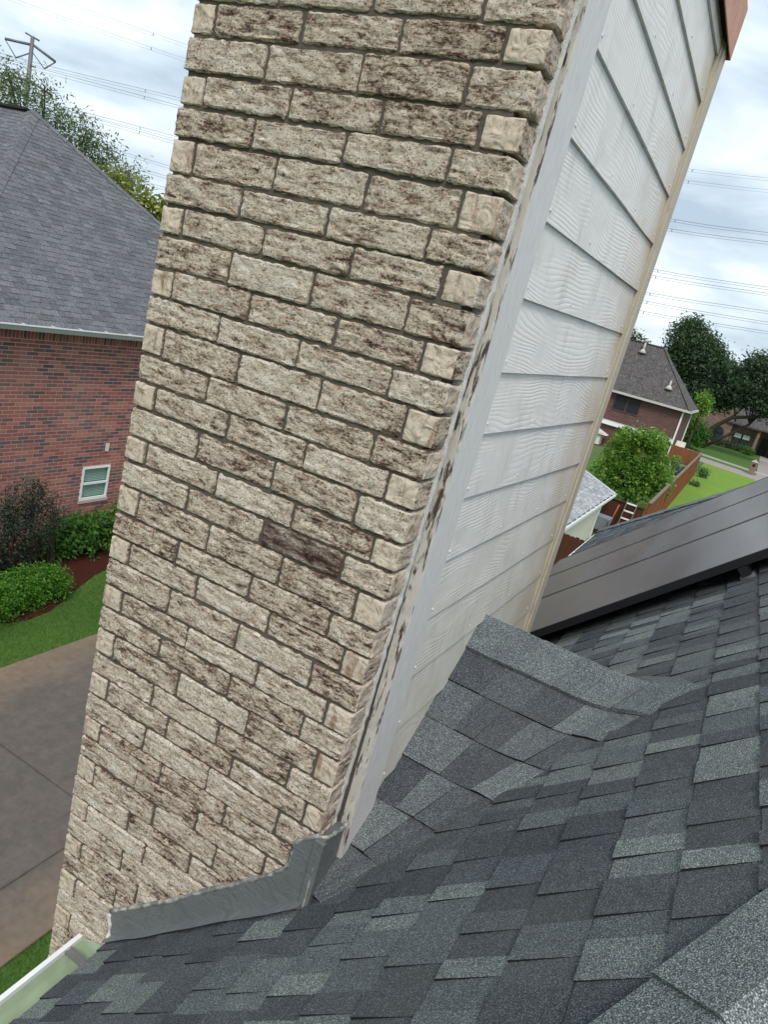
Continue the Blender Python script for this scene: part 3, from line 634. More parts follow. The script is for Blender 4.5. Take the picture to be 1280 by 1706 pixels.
for back in (False, True):
    for i in range(-1 if back else 0, 7):
        ya = .02 + i * dyc; yb_ = min(ya + dyc + .014, RY); tmax = cutline(max(ya, .03)) ; tt = 0.0; raised = rc.random() < .5
        if ya < 0: ya = -.035; tt = .035
        while tt < tmax:
            wd = rc.uniform(.06, .135); te = min(tt + wd, tmax + .02); n = max(3, int((te - tt) / .022)); hb = (.010 if raised else .006); mb = MB(); vs = []; tn = rc.choice([.05, .12, .2, .3, .4, .5, .62, .75])
            for j in range(n + 1):
                tq = tt + (te - tt) * j / n; fade = min(1, max(0, (tmax - tq) / .07)); tq2 = tq * cutline(max(yb_, .03)) / tmax
                hbq = hb * fade - .009 * (1 - fade)
                vs += [PC(tq, ya, -.004 - .012 * (1 - fade), back), PC(tq, ya, hbq, back), PC(tq2, yb_, .0015 - .010 * (1 - fade), back), PC(tq2, yb_, -.012, back)]
            fs = []
            for j in range(n):
                a = j * 4; q = a + 4; fs += [(a, q, q + 1, a + 1), (a + 1, q + 1, q + 2, a + 2)]
            fs += [(0, 1, 2, 3), (n * 4 + 3, n * 4 + 2, n * 4 + 1, n * 4)]
            if back: fs = [f[::-1] for f in fs]
            mb.add(vs, fs, 0, tn); mb.mi = [1 if (z % 2 == 0 or z >= 2 * n) else 0 for z in range(len(fs))]; mb.build('shingle', [SHG, ASPH], crick)
            tt = te; raised = not raised
tt = 0.0; k = 0; tend = valley(RY) - W + .085; TM = {y: cutline(y) for y in (.712, .714, .775, RY)}
while tt < tend:
    te = min(tt + rc.choice([.085, .115, .12, .13]), tend + .01); mb = MB(); n = 6; rows = []; tn = rc.uniform(.52, .72)
    for j in range(n + 1):
        tq = tt + (te + .02 - tt) * j / n; h = .020 - .005 * j / n
        def pc(yc, dh, bk=False):
            tm = TM[yc]; q = tq / tend * tm; return PC(q, yc, (h + dh) * min(1, max(0, (tm - q) / .06)) - .008 * (1 - min(1, max(0, (tm - q) / .06))), bk)
        rows += [pc(.712, -.012), pc(.714, 0), pc(.775, 0), pc(RY, .004), pc(.775, 0, True), pc(.714, 0, True)]
    fs = [(j * 6 + i, j * 6 + 6 + i, j * 6 + 7 + i, j * 6 + 1 + i) for j in range(n) for i in range(5)] + [(0, 1, 2, 3, 4, 5)]
    mb.add(rows, fs, 0, tn); mb.build('ridge_cap', SHG, crick); tt = te
# gutters
def gutter(y0, y1, hang, endcap, XL=.128):
    g_ = empty('gutter', (X0 - .06, y0, Z0 - .1)); attach(g_, hs); ZL = Z0 - .075
    prof = [(X0 - .004, Z0 - .035), (X0 - .004, Z0 - .165), (XL + .035, Z0 - .165), (XL + .015, Z0 - .12), (XL, ZL)]
    m = MB(); n = len(prof)
    for i in range(n - 1):
        (xa, za), (xb, zb) = prof[i], prof[i + 1]; m.add([(xa, y0, za), (xb, y0, zb), (xb, y1, zb), (xa, y1, za)], [(0, 1, 2, 3)])
    m.build('trough', GGREEN if hang[0] < 0 else STEEL, g_)
    m = MB()
    for i in range(n - 1):
        (xa, za), (xb, zb) = prof[i], prof[i + 1]; o = .003; m.add([(xa - o, y0, za - o), (xb - o, y0, zb - o), (xb - o, y1, zb - o), (xa - o, y1, za - o)], [(0, 3, 2, 1)])
    m.build('outer_face', WHITE, g_)
    m = MB(); m.box(XL - .009, XL + .006, y0, y1, ZL - .012, ZL + .006); m.build('lip', WHITE, g_)
    for y in hang:
        m = MB(); m.box(XL, X0, y - .012, y + .012, ZL - .010, ZL - .006); m.box(XL, X0, y - .012, y - .009, ZL - .006, ZL); m.box(XL, X0, y + .009, y + .012, ZL - .006, ZL); m.build('hanger', STEEL, g_)
    for y in endcap:
        m = MB(); m.prism([(x, y, z) for x, z in prof], (0, .003, 0)); m.build('end_cap', GGREEN, g_)
gutter(-2.4, -.008, [-.06, -.75, -1.4, -2.0], [-.012])
gutter(YR + .03, FH(X0), [2.2, 3.0, 3.8, 4.6, 5.4, 6.2, 7.0], [], .205)

# ================================================================== SOLAR PANELS
for nm, ya, yb_ in (('nearest solar panel, black framed edge raised just behind the chimney', 1.975, 2.985), ('middle solar panel of the row on the dark roof', 2.995, 3.97), ('farthest solar panel of the row, next to the roof edge', 3.98, 4.93)):
    b0, b1, h0, h1 = (.40 - X0) / CU, (2.3 - X0) / CU, .064, .10
    o = empty('solar_panel', PM((ya + yb_) / 2, b0, h0), nm, 'solar panel', 'solar panels on the roof')
    def bar(a0, a1, c0, c1, name, mat, ha, hb):
        m = MB(); m.add([PM(a, c, h) for h in (ha, hb) for a, c in ((a0, c0), (a1, c0), (a1, c1), (a0, c1))], [(0, 1, 2, 3), (4, 7, 6, 5), (0, 4, 5, 1), (1, 5, 6, 2), (2, 6, 7, 3), (3, 7, 4, 0)]); return m.build(name, mat, o)
    f = .012
    for q in ((ya, ya + f, b0, b1), (yb_ - f, yb_, b0, b1), (ya + f, yb_ - f, b0, b0 + f), (ya + f, yb_ - f, b1 - f, b1)): bar(*q, 'frame_bar', BLACKM, h0, h1)
    bar(ya + f, yb_ - f, b0 + f, b1 - f, 'glass', SOLAR, h1 - .008, h1 - .002)
    for c in (.45, 1.6): bar(ya - .005, yb_ + .004, b0 + c, b0 + c + .04, 'rail', BLACKM, .02, h0 - .002)
    for c in (.45, 1.6): bar(ya + .02, ya + .06, b0 + c - .01, b0 + c + .05, 'mount', STEEL, .002, .02)

# ================================================================== LEAVES
def leafmesh(name, cen, size, mat, parent=None, tone=None, up=0.4, aspect=0.5, droop=0.0):
    n = len(cen); cen = np.asarray(cen, float); nr = rng.normal(size=(n, 3)); nr[:, 2] = np.abs(nr[:, 2]) + up; nr /= np.linalg.norm(nr, axis=1)[:, None]
    t1 = rng.normal(size=(n, 3)); t1[:, 2] -= droop; t1 -= nr * np.sum(nr * t1, 1)[:, None]; t1 /= np.linalg.norm(t1, axis=1)[:, None]; t2 = np.cross(nr, t1)
    s_ = (size * rng.uniform(.6, 1.35, n))[:, None]
    v = np.stack([cen - t1 * s_ * .5, cen + t2 * s_ * aspect * .5 + nr * s_ * .08, cen + t1 * s_ * .5, cen - t2 * s_ * aspect * .5 + nr * s_ * .08], 1).reshape(-1, 3)
    me = bpy.data.meshes.new(name); me.vertices.add(4 * n); me.vertices.foreach_set('co', v.astype(np.float32).ravel())
    me.loops.add(4 * n); me.loops.foreach_set('vertex_index', np.arange(4 * n, dtype=np.int32)); me.polygons.add(n)
    me.polygons.foreach_set('loop_start', np.arange(0, 4 * n, 4, dtype=np.int32)); me.polygons.foreach_set('loop_total', np.full(n, 4, np.int32))
    me.update(calc_edges=True); me.materials.append(mat)
    at = me.attributes.new('tone', 'FLOAT', 'FACE'); tn = rng.uniform(.0, 1.0, n) if tone is None else np.clip(tone, 0, 1); at.data.foreach_set('value', tn.astype(np.float32))
    return link(name, me, parent)
def clumps(lobes, n, clump_r, per):
    """leaf positions in clumps spread over ellipsoid lobes (cx,cy,cz,rx,ry,rz)"""
    L_ = np.array(lobes, float); vol = (L_[:, 3] * L_[:, 4] * L_[:, 5]) ** (2 / 3); k = rng.choice(len(L_), n, p=vol / vol.sum())
    d = rng.normal(size=(n, 3)); d /= np.linalg.norm(d, axis=1)[:, None]; r_ = rng.uniform(.35, 1.0, n) ** .55 * rng.normal(1.0, .09, n)
    c = L_[k, :3] + d * L_[k, 3:] * r_[:, None]
    p = np.repeat(c, per, 0) + rng.normal(size=(n * per, 3)) * clump_r
    tn = np.repeat(rng.uniform(.1, .8, n), per) + rng.normal(size=n * per) * .15
    return p, tn
def tree(name, label, cat, base, lobes, n, cr_, per, leaf, mat, trunk_r=.2, group=None, limbs=6, asp=.5, droop=0.0):
    o = empty(name, base, label, cat, group); m = MB(); bx = Vector(base); L_ = [Vector(l[:3]) for l in lobes]
    mid = sum(L_, Vector()) / len(L_); fork = bx.lerp(Vector((mid.x, mid.y, bx.z + (mid.z - bx.z) * .55)), .9)
    m.tube([bx, bx.lerp(fork, .5) + Vector((.05, .03, 0)), fork], [trunk_r, trunk_r * .8, trunk_r * .65], 8)
    for q, l in enumerate(L_[:limbs]):
        m.tube([fork, fork.lerp(l, .5) + Vector((0, 0, .15 * (l - fork).length * .3)), l], [trunk_r * .5, trunk_r * .3, trunk_r * .1], 6)
        for a in range(3):
            e_ = l + Vector((rng.uniform(-1, 1) * lobes[q][3], rng.uniform(-1, 1) * lobes[q][4], rng.uniform(-.2, 1) * lobes[q][5])) * .7
            m.tube([fork.lerp(l, .6), l.lerp(e_, .5), e_], [trunk_r * .2, trunk_r * .12, trunk_r * .05], 5)
    m.build('trunk', BARK, o, True); p, tn = clumps(lobes, n, cr_, per); leafmesh('crown', p, leaf, mat, o, tn, aspect=asp, droop=droop); return o

# ================================================================== NEIGHBOUR HOUSE (left)
XW = -10.753; XE = -10.35; ZE = -2.52; NP = .76
nh = empty('brick_house', (-14, 11, ZG), 'red brick house with grey hipped roof left of the chimney', 'house')
AX, AY = -15.75, 11.2; run = XE - AX; YL, YRt = AY - run, AY + run; ZA = ZE + NP * run
body = MB(); WY0, WY1, WZ0, WZ1 = 9.58, 10.33, -6.33, -5.56
body.box(-21, XW - .3, YL + .42, YRt - .42, ZG, ZE + .02)
for q in ((YL + .42, WY0, ZG, ZE + .02), (WY1, YRt - .42, ZG, ZE + .02), (WY0, WY1, ZG, WZ0), (WY0, WY1, WZ1, ZE + .02)): body.box(XW - .3, XW - .006, *q)
wallo = body.build('wall', PMORT, nh)
rs = random.Random(4); pcs = []; bw, bh = .254, .0762; WY0, WY1, WZ0, WZ1 = 9.58, 10.33, -6.33, -5.56
def wbrick(y0, y1, z0, z1):
    q = rs.random(); tn = rs.uniform(0, .22) if q < .28 else rs.uniform(.3, 1.0); m = MB(); x1 = XW - .001 + rs.uniform(-.0015, .0015)
    m.box(XW - .02, x1, y0 + .0075, y1 - .0075, z0 + .0075, z1 - .0075, 0, tn); pcs.append((m, Vector((XW, (y0 + y1) / 2, (z0 + z1) / 2))))
zt = -2.86; row = 0; z = zt
while z > ZG + .05:
    y = 6.0 + (bw / 2 if row % 2 else 0)
    while y < 13.5:
        z0, z1 = z - bh, z
        if not (y + bw > WY0 and y < WY1 and z1 > WZ0 and z0 < WZ1): wbrick(y, y + bw, z0, z1)
        else:
            if y < WY0 - .03: wbrick(y, WY0, z0, z1)
            if y + bw > WY1 + .03: wbrick(WY1, y + bw, z0, z1)
        y += bw
    z -= bh; row += 1
y = 6.0
while y < 13.5: wbrick(y, y + .078, zt, zt + .235); y += .078
emit(pcs, 'brick', RBRICK, wallo, 295, 'far_bricks', lambda c: c.y < 12.2)
# window with blind
wn = empty('window', (XW, (WY0 + WY1) / 2, WZ0)); attach(wn, nh)
b = MB(); b.box(XW - .03, XW + .014, WY0, WY0 + .045, WZ0, WZ1); b.box(XW - .03, XW + .014, WY1 - .045, WY1, WZ0, WZ1); b.box(XW - .03, XW + .014, WY0 + .045, WY1 - .045, WZ0, WZ0 + .05); b.box(XW - .03, XW + .014, WY0 + .045, WY1 - .045, WZ1 - .04, WZ1); zm = (WZ0 + WZ1) / 2; b.box(XW - .03, XW + .010, WY0 + .045, WY1 - .045, zm - .025, zm + .025)
b.build('frame', WHITE, wn)
for za, zb_, xg in ((WZ0 + .05, zm - .025, -.016), (zm + .025, WZ1 - .04, -.008)):
    b = MB(); b.box(XW + xg - .006, XW + xg, WY0 + .046, WY1 - .046, za, zb_)
    b.build('pane', CLEAR, wn)
    n = 8
    for i in range(n):
        zz_ = za + (zb_ - za) * (i + .5) / n; b = MB(); b.obb((XW - .06, WY0 + .02, zz_), (XW - .06, WY1 - .02, zz_), .004, (zb_ - za) / n * .74); b.build('blind_slat', BLIND, wn)
b = MB(); b.box(XW - .02, XW + .03, WY0 - .03, WY1 + .03, WZ0 - .07, WZ0 - .004); b.build('sill', PMORT, wn)
b = MB(); b.box(XW - .01, XW + .022, 10.11, 10.2, -5.21, -5.03); b.build('vent_plate', CREAM, nh)
# gutter, eave
b = MB(); b.box(XE - .03, XE + .07, YL - .1, YRt + .1, ZE - .10, ZE - .005); b.build('gutter', STEEL, nh)
b = MB(); b.box(XE + .055, XE + .08, YL - .1, YRt + .1, ZE - .012, ZE + .012); b.build('gutter_lip', WHITE, nh)
for i in range(14):
    b = MB(); yy = YL + .4 + i * .62; b.box(XE - .02, XE + .08, yy - .015, yy + .015, ZE + .013, ZE + .02); b.build('gutter_hanger', WHITE, nh)
b = MB(); b.box(XW - .05, XE - .03, YL, YRt, ZE - .09, ZE - .075); b.build('soffit', CREAM, nh)
rf = MB(); rf.add([(XE, YL, ZE), (XE, YRt, ZE), (AX, AY, ZA), (-27, AY, ZA), (-27, YL, ZE), (-27, YRt, ZE)], [(0, 1, 2), (0, 2, 3, 4), (1, 5, 3, 2)]); rfo = rf.build('roof', SHGN, nh)
cN = 1 / math.sqrt(1 + NP ** 2); sN = NP * cN
def PA(a, b_, h): return (XE - b_ * cN + sN * h, a, ZE + b_ * sN + cN * h)
L1 = run / cN
pcs = shingle_plane(PA, 0, L1, YL, YRt, .145, .16, .34, ccw([(YL, 0), (YRt, 0), (AY, L1)]), [], lambda r_: r_.random() ** 1.0, .010, 8)
emit(pcs, 'shingle', SHGN, rfo, 295, 'far_shingles', lambda c: True)
def PB(a, b_, h): return (XE + a, YL + b_ * cN - sN * h, ZE + b_ * sN + cN * h)
pcs = shingle_plane(PB, 0, L1, -12, 0, .145, .16, .34, ccw([(0, 0), (-12, 0), (-12, L1), (-run, L1)]), [], lambda r_: r_.random(), .010, 9)
emit(pcs, 'shingle', SHGN, rfo, 0, 'far_shingles')
rs = random.Random(9)
for (ex, ey) in ((XE, YL), (XE, YRt)):
    A = Vector((ex, ey, ZE)); B = Vector((AX, AY, ZA)); n = 38
    for i in range(n):
        p = A.lerp(B, i / n); q = A.lerp(B, (i + 1.2) / n); m = MB(); sg = 1 if ey > AY else -1; d = (B - A).normalized()
        s1 = Vector((-cN * 0, -sg, 0)); nF = Vector((sN, 0, cN)); i1 = nF.cross(d).normalized(); i1 = i1 if i1.y * sg < 0 else -i1
        nS = Vector((0, sg * sN, cN)); i2 = nS.cross(d).normalized(); i2 = i2 if i2.x < 0 else -i2
        wd_ = .15
        vs = [p + i1 * wd_ + nF * .026, p + Vector((0, 0, .034)), p + i2 * wd_ + nS * .026, q + i1 * wd_ + nF * .014, q + Vector((0, 0, .02)), q + i2 * wd_ + nS * .014, p + i1 * wd_, p, p + i2 * wd_]
        m.add(vs, [(0, 1, 4, 3), (1, 2, 5, 4), (6, 7, 1, 0), (7, 8, 2, 1), (0, 3, 6), (2, 8, 5)], 0, rs.uniform(.3, .9)); m.build('hip_cap', SHGN, rfo)
b = MB(); b.box(AX - 9, AX - .15, AY - .14, AY + .14, ZA - .02, ZA + .035); b.build('ridge_vent', BLACKM, rfo)

# shrubs and hedges along the neighbour's wall
def bush(name, label, lobes, n, cr_, per, leaf, mat, cat='hedge', asp=.5, stems=5):
    cx_ = sum(l[0] for l in lobes) / len(lobes); cy_ = sum(l[1] for l in lobes) / len(lobes)
    o = empty(name, (cx_, cy_, ZG), label, cat)
    for l in lobes:
        for q in range(stems): m = MB(); m.tube([(l[0] + rng.uniform(-.1, .1), l[1] + rng.uniform(-.1, .1), ZG), (l[0] + rng.uniform(-.6, .6) * l[3], l[1] + rng.uniform(-.6, .6) * l[4], l[2] + .6 * l[5])], [.014, .005], 5); m.build('stem', BARK, o)
    p, tn = clumps(lobes, n, cr_, per); tn = tn; leafmesh('foliage', p, leaf, mat, o, tn, aspect=asp); return o
bush('hedge', 'glossy mid green hedge under the window of the red brick house', [(-9.95, y, -6.75, .45, .5, .47) for y in np.arange(8.5, 12.6, .42)], 1500, .06, 9, .095, LF_HEDGE, asp=.45, stems=2)
bush('low_hedge', 'low rounded bright green hedge at the edge of the mulch bed', [(-8.75, 7.28, -6.93, .42, .45, .36), (-8.7, 6.75, -6.92, .45, .5, .39), (-8.55, 6.1, -6.92, .45, .5, .4), (-8.4, 5.4, -6.92, .45, .5, .4)], 3000, .03, 10, .038, LF_BOX, asp=.7, stems=3)
bush('dark_shrub', 'tall dark purple green shrub against the red brick wall', [(-9.6, 7.0, -6.35, .5, .55, .75), (-9.65, 7.55, -6.2, .45, .42, .7), (-9.6, 7.5, -5.6, .2, .2, .42), (-9.6, 7.05, -5.6, .25, .3, .4), (-9.6, 8.0, -5.95, .22, .22, .4), (-9.6, 6.4, -6.3, .5, .5, .8)], 1100, .06, 8, .055, LF_DARK, 'shrub', .5, 6)
# grass blades near the driveway
def grass(name, label, x0, x1, y0, y1, n, hgt, ok=None):
    x = rng.uniform(x0, x1, n); y = rng.uniform(y0, y1, n)
    if ok is not None: k = ok(x, y); x, y = x[k], y[k]; n = len(x)
    a = rng.uniform(0, 6.283, n); hh = hgt * rng.uniform(.5, 1.2, n); ln = rng.normal(size=(n, 2)) * .022; wd = .004
    v = np.zeros((n, 3, 3)); v[:, 0] = np.stack([x - np.cos(a) * wd, y - np.sin(a) * wd, np.full(n, ZG)], 1); v[:, 1] = np.stack([x + np.cos(a) * wd, y + np.sin(a) * wd, np.full(n, ZG)], 1); v[:, 2] = np.stack([x + ln[:, 0], y + ln[:, 1], ZG + hh], 1)
    me = bpy.data.meshes.new(name); me.vertices.add(3 * n); me.vertices.foreach_set('co', v.astype(np.float32).ravel()); me.loops.add(3 * n); me.loops.foreach_set('vertex_index', np.arange(3 * n, dtype=np.int32))
    me.polygons.add(n); me.polygons.foreach_set('loop_start', np.arange(0, 3 * n, 3, dtype=np.int32)); me.polygons.foreach_set('loop_total', np.full(n, 3, np.int32)); me.update(calc_edges=True); me.materials.append(GRASS)
    at = me.attributes.new('tone', 'FLOAT', 'FACE'); tn = .45 + .25 * np.sin(x * 1.7 + 1) * np.sin(y * 1.3) + rng.normal(size=n) * .2; at.data.foreach_set('value', np.clip(tn, 0, 1).astype(np.float32))
    tag(link(name, me), label, 'grass', kind='stuff')
def edge_x(y): return -9.05 + .75 * np.exp(-((y - 6.4) / 1.5) ** 2) + .18 * np.sin(y * 1.1)
grass('grass', 'mown green grass between the mulch bed and the driveway', -9.1, -7.1, 3.0, 11.5, 70000, .05, lambda x, y: x > edge_x(y) + .02)
grass('grass', 'strip of green grass at the foot of the chimney', -2.9, -.6, .2, 5.0, 40000, .055)

# ================================================================== TREES LEFT, TOWER, CABLES
def at(az, el, d): return (CAM.x + math.sin(R(az)) * d, CAM.y + math.cos(R(az)) * d, CAM.z + math.tan(R(el)) * d)
def lobe(az, el, d, rx, rz): return (*at(az, el, d), rx, rx, rz)
bs = at(-53, 0, 36); tree('willow_oak', 'tall feathery dull green tree behind the grey hipped roof', 'tree', (bs[0], bs[1], ZG),
     [lobe(-54.6, 5.6, 35, 1.0, 1.3), lobe(-52.6, 5.2, 36, .9, 1.0), lobe(-51.2, 4.2, 36, 1.5, 1.3), lobe(-49.6, 3.4, 36, 1.5, 1.2), lobe(-48.2, 2.6, 36, 1.3, 1.2), lobe(-56, 5.4, 36, 1.4, 1.2), lobe(-54, 2.6, 36, 2.4, 2.0), lobe(-50.5, 1.2, 36, 2.4, 1.6), lobe(-47.4, 3.0, 36, .55, .6), lobe(-53.4, 6.8, 36, .6, .7), lobe(-55.2, 7.0, 36, .7, .6), lobe(-50.6, 5.1, 36, .6, .6)], 1500, .26, 11, .19, LF_WILLOW, .2, limbs=12, asp=.3, droop=.8)
bs = at(-46.5, 0, 27); tree('magnolia', 'yellow green broad leaved tree peeping over the hip of the grey roof', 'tree', (bs[0], bs[1], ZG),
     [lobe(-48.6, 2.7, 27, .5, .45), lobe(-47.4, 2.1, 27, .65, .55), lobe(-46.0, 1.4, 27, .75, .6), lobe(-45, .6, 27, .8, .9), lobe(-46.5, -1.5, 27, 1.6, 1.2)], 520, .16, 9, .21, LF_YEL, .1)
tw = empty('transmission_tower', at(-54.2, -3.2, 150), 'grey steel transmission tower with braced arms above the left trees', 'pylon')
tw.location.z = ZG
def T(az, el, d=150): return Vector(at(az, el, d))
m = MB(); m.tube([Vector((T(-54.2, 9.7).x, T(-54.2, 9.7).y, ZG)), T(-54.2, 9.72)], [.62, .3], 10); m.build('pole', POLE, tw, True)
for nm_, a, b_, r_ in (('arm', (-54.2, 9.25), (-55.69, 9.06), .22), ('arm', (-54.2, 9.3), (-52.78, 8.79), .22), ('arm', (-54.2, 7.25), (-55.75, 7.1), .22), ('arm', (-54.2, 7.3), (-52.75, 6.85), .22), ('cross_arm', (-54.63, 9.77), (-53.8, 9.61), .14),
                       ('brace', (-55.69, 9.06), (-55.0, 8.26), .08), ('brace', (-55.0, 8.26), (-54.3, 8.75), .12), ('brace', (-52.78, 8.79), (-53.38, 8.2), .12), ('brace', (-53.38, 8.2), (-54.1, 8.85), .08), ('brace', (-55.75, 7.1), (-55.0, 6.2), .08), ('brace', (-52.75, 6.85), (-53.4, 6.2), .08)):
    m = MB(); m.tube([T(*a), T(*b_)], r_, 6); m.build(nm_, POLE, tw, True)
WIRES = [([(-60, 7.9), (-55, 8.26), (-53, 8.42), (-45.2, 9.22), (-30, 10.05), (-18, 10.2), (-9.6, 9.96), (-3.3, 10.45), (8, 11.0)], 'third'), ([(-60, 7.6), (-53.4, 8.17), (-45.2, 8.73), (-30, 9.4), (-18, 9.5), (-9.6, 9.33), (-3.1, 9.92), (8, 10.5)], 'fourth'),
         ([(-60, 6.0), (-55.0, 6.25), (-49.7, 6.59), (-45.1, 6.87), (-30, 6.95), (-18, 6.75), (-9.6, 6.59), (-2.0, 7.17), (8, 7.7)], 'fifth'), ([(-60, 5.8), (-53.4, 6.2), (-48.2, 6.42), (-45.1, 6.53), (-30, 6.5), (-18, 6.25), (-9.6, 6.18), (-1.9, 6.8), (8, 7.3)], 'sixth'),
         ([(-60, 12), (-30, 12.6), (-9.58, 13.2), (-4.5, 13.59), (8, 14.2)], 'highest'), ([(-60, 11.2), (-30, 11.8), (-9.5, 12.51), (-4.24, 12.92), (8, 13.5)], 'second highest'),
         ([(-60, 4.8), (-45, 4.9), (-30, 4.8), (-9.35, 5.01), (-1.5, 5.69), (8, 6.2)], 'seventh'), ([(-60, 4.2), (-30, 4.2), (-9.5, 4.43), (-1.2, 4.98), (8, 5.6)], 'eighth'), ([(-60, 3.4), (-30, 3.5), (-9.5, 3.69), (-1.0, 4.42), (8, 5.0)], 'lowest')]
for pts, nm_ in WIRES:
    az = np.linspace(pts[0][0], pts[-1][0], 40); el = np.interp(az, [p[0] for p in pts], [p[1] for p in pts]); el = np.convolve(np.pad(el, 2, 'edge'), np.ones(5) / 5, 'valid')
    o = empty('power_line', at(az[0], el[0], 180), nm_ + ' pair of overhead cables counted down from the top at the right', 'cable', 'overhead cables')
    for off in (0, .16):
        m = MB(); m.tube([at(a, e_ - off, 130 / math.cos(R(a + 12))) for a, e_ in zip(az, el)], (.032 if off == 0 else .024) * (.6 if 'high' in nm_ else 1), 4); m.build('conductor', WIRE, o)
    for a in (-47.3, -9.3):
        e_ = float(np.interp(a, az, el)); m = MB(); m.tube([at(a, e_, 130 / math.cos(R(a + 12))), at(a, e_ - .16, 130 / math.cos(R(a + 12)))], .07, 5); m.build('spacer', WIRE, o)

# ================================================================== RIGHT: SHED, FENCES, HOUSES
sh = empty('shed', (-3.4, 23.3, ZG), 'cream shed with pale grey shingle roof and white gutter behind the chimney', 'shed')
b = MB(); b.box(-5.2, -2.45, 19.5, 27.2, ZG, -5.38); b.build('wall', CREAM, sh)
b = MB(); b.box(-2.452, -2.43, 26.9, 27.22, ZG, -5.4); b.build('corner_trim', WHITE, sh)
sp = .36; cS = 1 / math.sqrt(1 + sp * sp)
def PSh(a, b_, h): return (-2.2 - b_ * cS + sp * cS * h, a, -5.35 + b_ * sp * cS + cS * h)
rfs = MB(); rfs.add([PSh(19.2, 0, 0), PSh(27.5, 0, 0), PSh(27.5, 1.55, 0), PSh(19.2, 1.55, 0), PSh(19.2, 0, -.08), PSh(27.5, 0, -.08), PSh(27.5, 1.55, -.08), PSh(19.2, 1.55, -.08)], [(0, 1, 2, 3), (0, 4, 5, 1), (1, 5, 6, 2), (4, 7, 6, 5)], 0, .4); rfo2 = rfs.build('roof', SHGS, sh)
b = MB(); x1 = PSh(0, 1.55, 0); b.add([(x1[0], 19.2, x1[2]), (x1[0], 27.5, x1[2]), (x1[0] - 1.5, 27.5, x1[2] - .54), (x1[0] - 1.5, 19.2, x1[2] - .54)], [(0, 1, 2, 3)], 0, .4); b.build('rear_slope', SHGS, sh)
b = MB(); b.prism([(-2.46, 27.2, -5.4), (-5.2, 27.2, -5.4), (x1[0], 27.2, x1[2] - .06)], (0, .015, 0)); b.build('gable', CREAM, sh)
emit(shingle_plane(PSh, 0, 1.55, 19.2, 27.5, .15, .25, .5, ccw([(19.2, 0), (27.5, 0), (27.5, 1.55), (19.2, 1.55)]), [], lambda r_: r_.random(), .014, 31), 'shingle', SHGS, rfo2, 120, 'far_shingles')
b = MB(); b.box(-2.2, -2.1, 19.1, 27.55, -5.44, -5.42); b.box(-2.11, -2.09, 19.1, 27.55, -5.44, -5.34); b.build('gutter', WHITE, sh)
for i in range(12): b = MB(); b.box(-2.2, -2.1, 19.4 + i * .7, 19.44 + i * .7, -5.35, -5.335); b.build('gutter_hanger', WHITE, sh)
b = MB(); b.obb((-2.15, 27.52, -5.36), (x1[0], 27.52, x1[2] - .01), .03, .07); b.build('rake_trim', WHITE, sh)

def picket_mesh(h, w_, mat, dog):
    m = MB(); pr = [(-w_ / 2, 0), (w_ / 2, 0), (w_ / 2, h - .03), (w_ / 2 - .025, h), (-w_ / 2 + .025, h), (-w_ / 2, h - .03)] if dog else [(-w_ / 2, 0), (w_ / 2, 0), (w_ / 2, h), (-w_ / 2, h)]
    m.prism([(x, -.008, z) for x, z in pr], (0, .016, 0)); return m.mesh('picket', mat)
def fence(label, a, b_, h, mat, dog=True, cap=None, sp=.1335, rails=1, alt=0.0):
    a = Vector((*a, ZG)); b_ = Vector((*b_, ZG)); d = b_ - a; L_ = d.length; d.normalize(); ang = math.atan2(d.y, d.x); o = empty('fence', a.lerp(b_, .5), label, 'fence', 'wooden fences'); me = picket_mesh(h, .132, mat, dog); sd = Vector((-d.y, d.x, 0)); rr = random.Random(int(L_ * 10)); n = int(L_ / sp)
    for i in range(n):
        p = a + d * (sp * (i + .5)) + sd * (alt if i % 2 else -alt) ; link('picket', me, o, p + Vector((0, 0, rr.uniform(-.012, .012))), (rr.uniform(-.006, .006), 0, ang + rr.uniform(-.02, .02)))
    for z in (.35, h * .5, h - .3):
        m = MB(); m.obb(a + sd * (.03 * rails) + Vector((0, 0, z)), b_ + sd * (.03 * rails) + Vector((0, 0, z)), .035, .085); m.build('rail', mat, o)
    if cap: m = MB(); m.obb(a + Vector((0, 0, h + .02)), b_ + Vector((0, 0, h + .02)), .13, .04); m.build('cap_rail', cap, o)
    k = 0
    while k <= L_: m = MB(); q = a + d * k + sd * (.07 * rails); m.box(q.x - .045, q.x + .045, q.y - .045, q.y + .045, ZG, ZG + h - .02); m.build('post', mat, o); k += 2.4
fence('dark brown dog eared fence nearest the house, below the white gutter', (-6.0, 18.0), (-1.2, 18.0), 1.98, DWOOD)
fence('dark brown fence behind the wheelbarrow and shed', (-2.5, 28.0), (-.92, 28.0), 1.55, DWOOD, False, DWOOD)
fence('long reddish board fence running beside the bright lawn', (-.85, 28.0), (-.85, 57), 1.83, FWOOD, False, GWOOD, .155, 1, .018)
fence('short reddish fence closing the yard near the brown brick house', (-3.0, 57.05), (-.9, 57.05), 1.83, FWOOD, False, None)
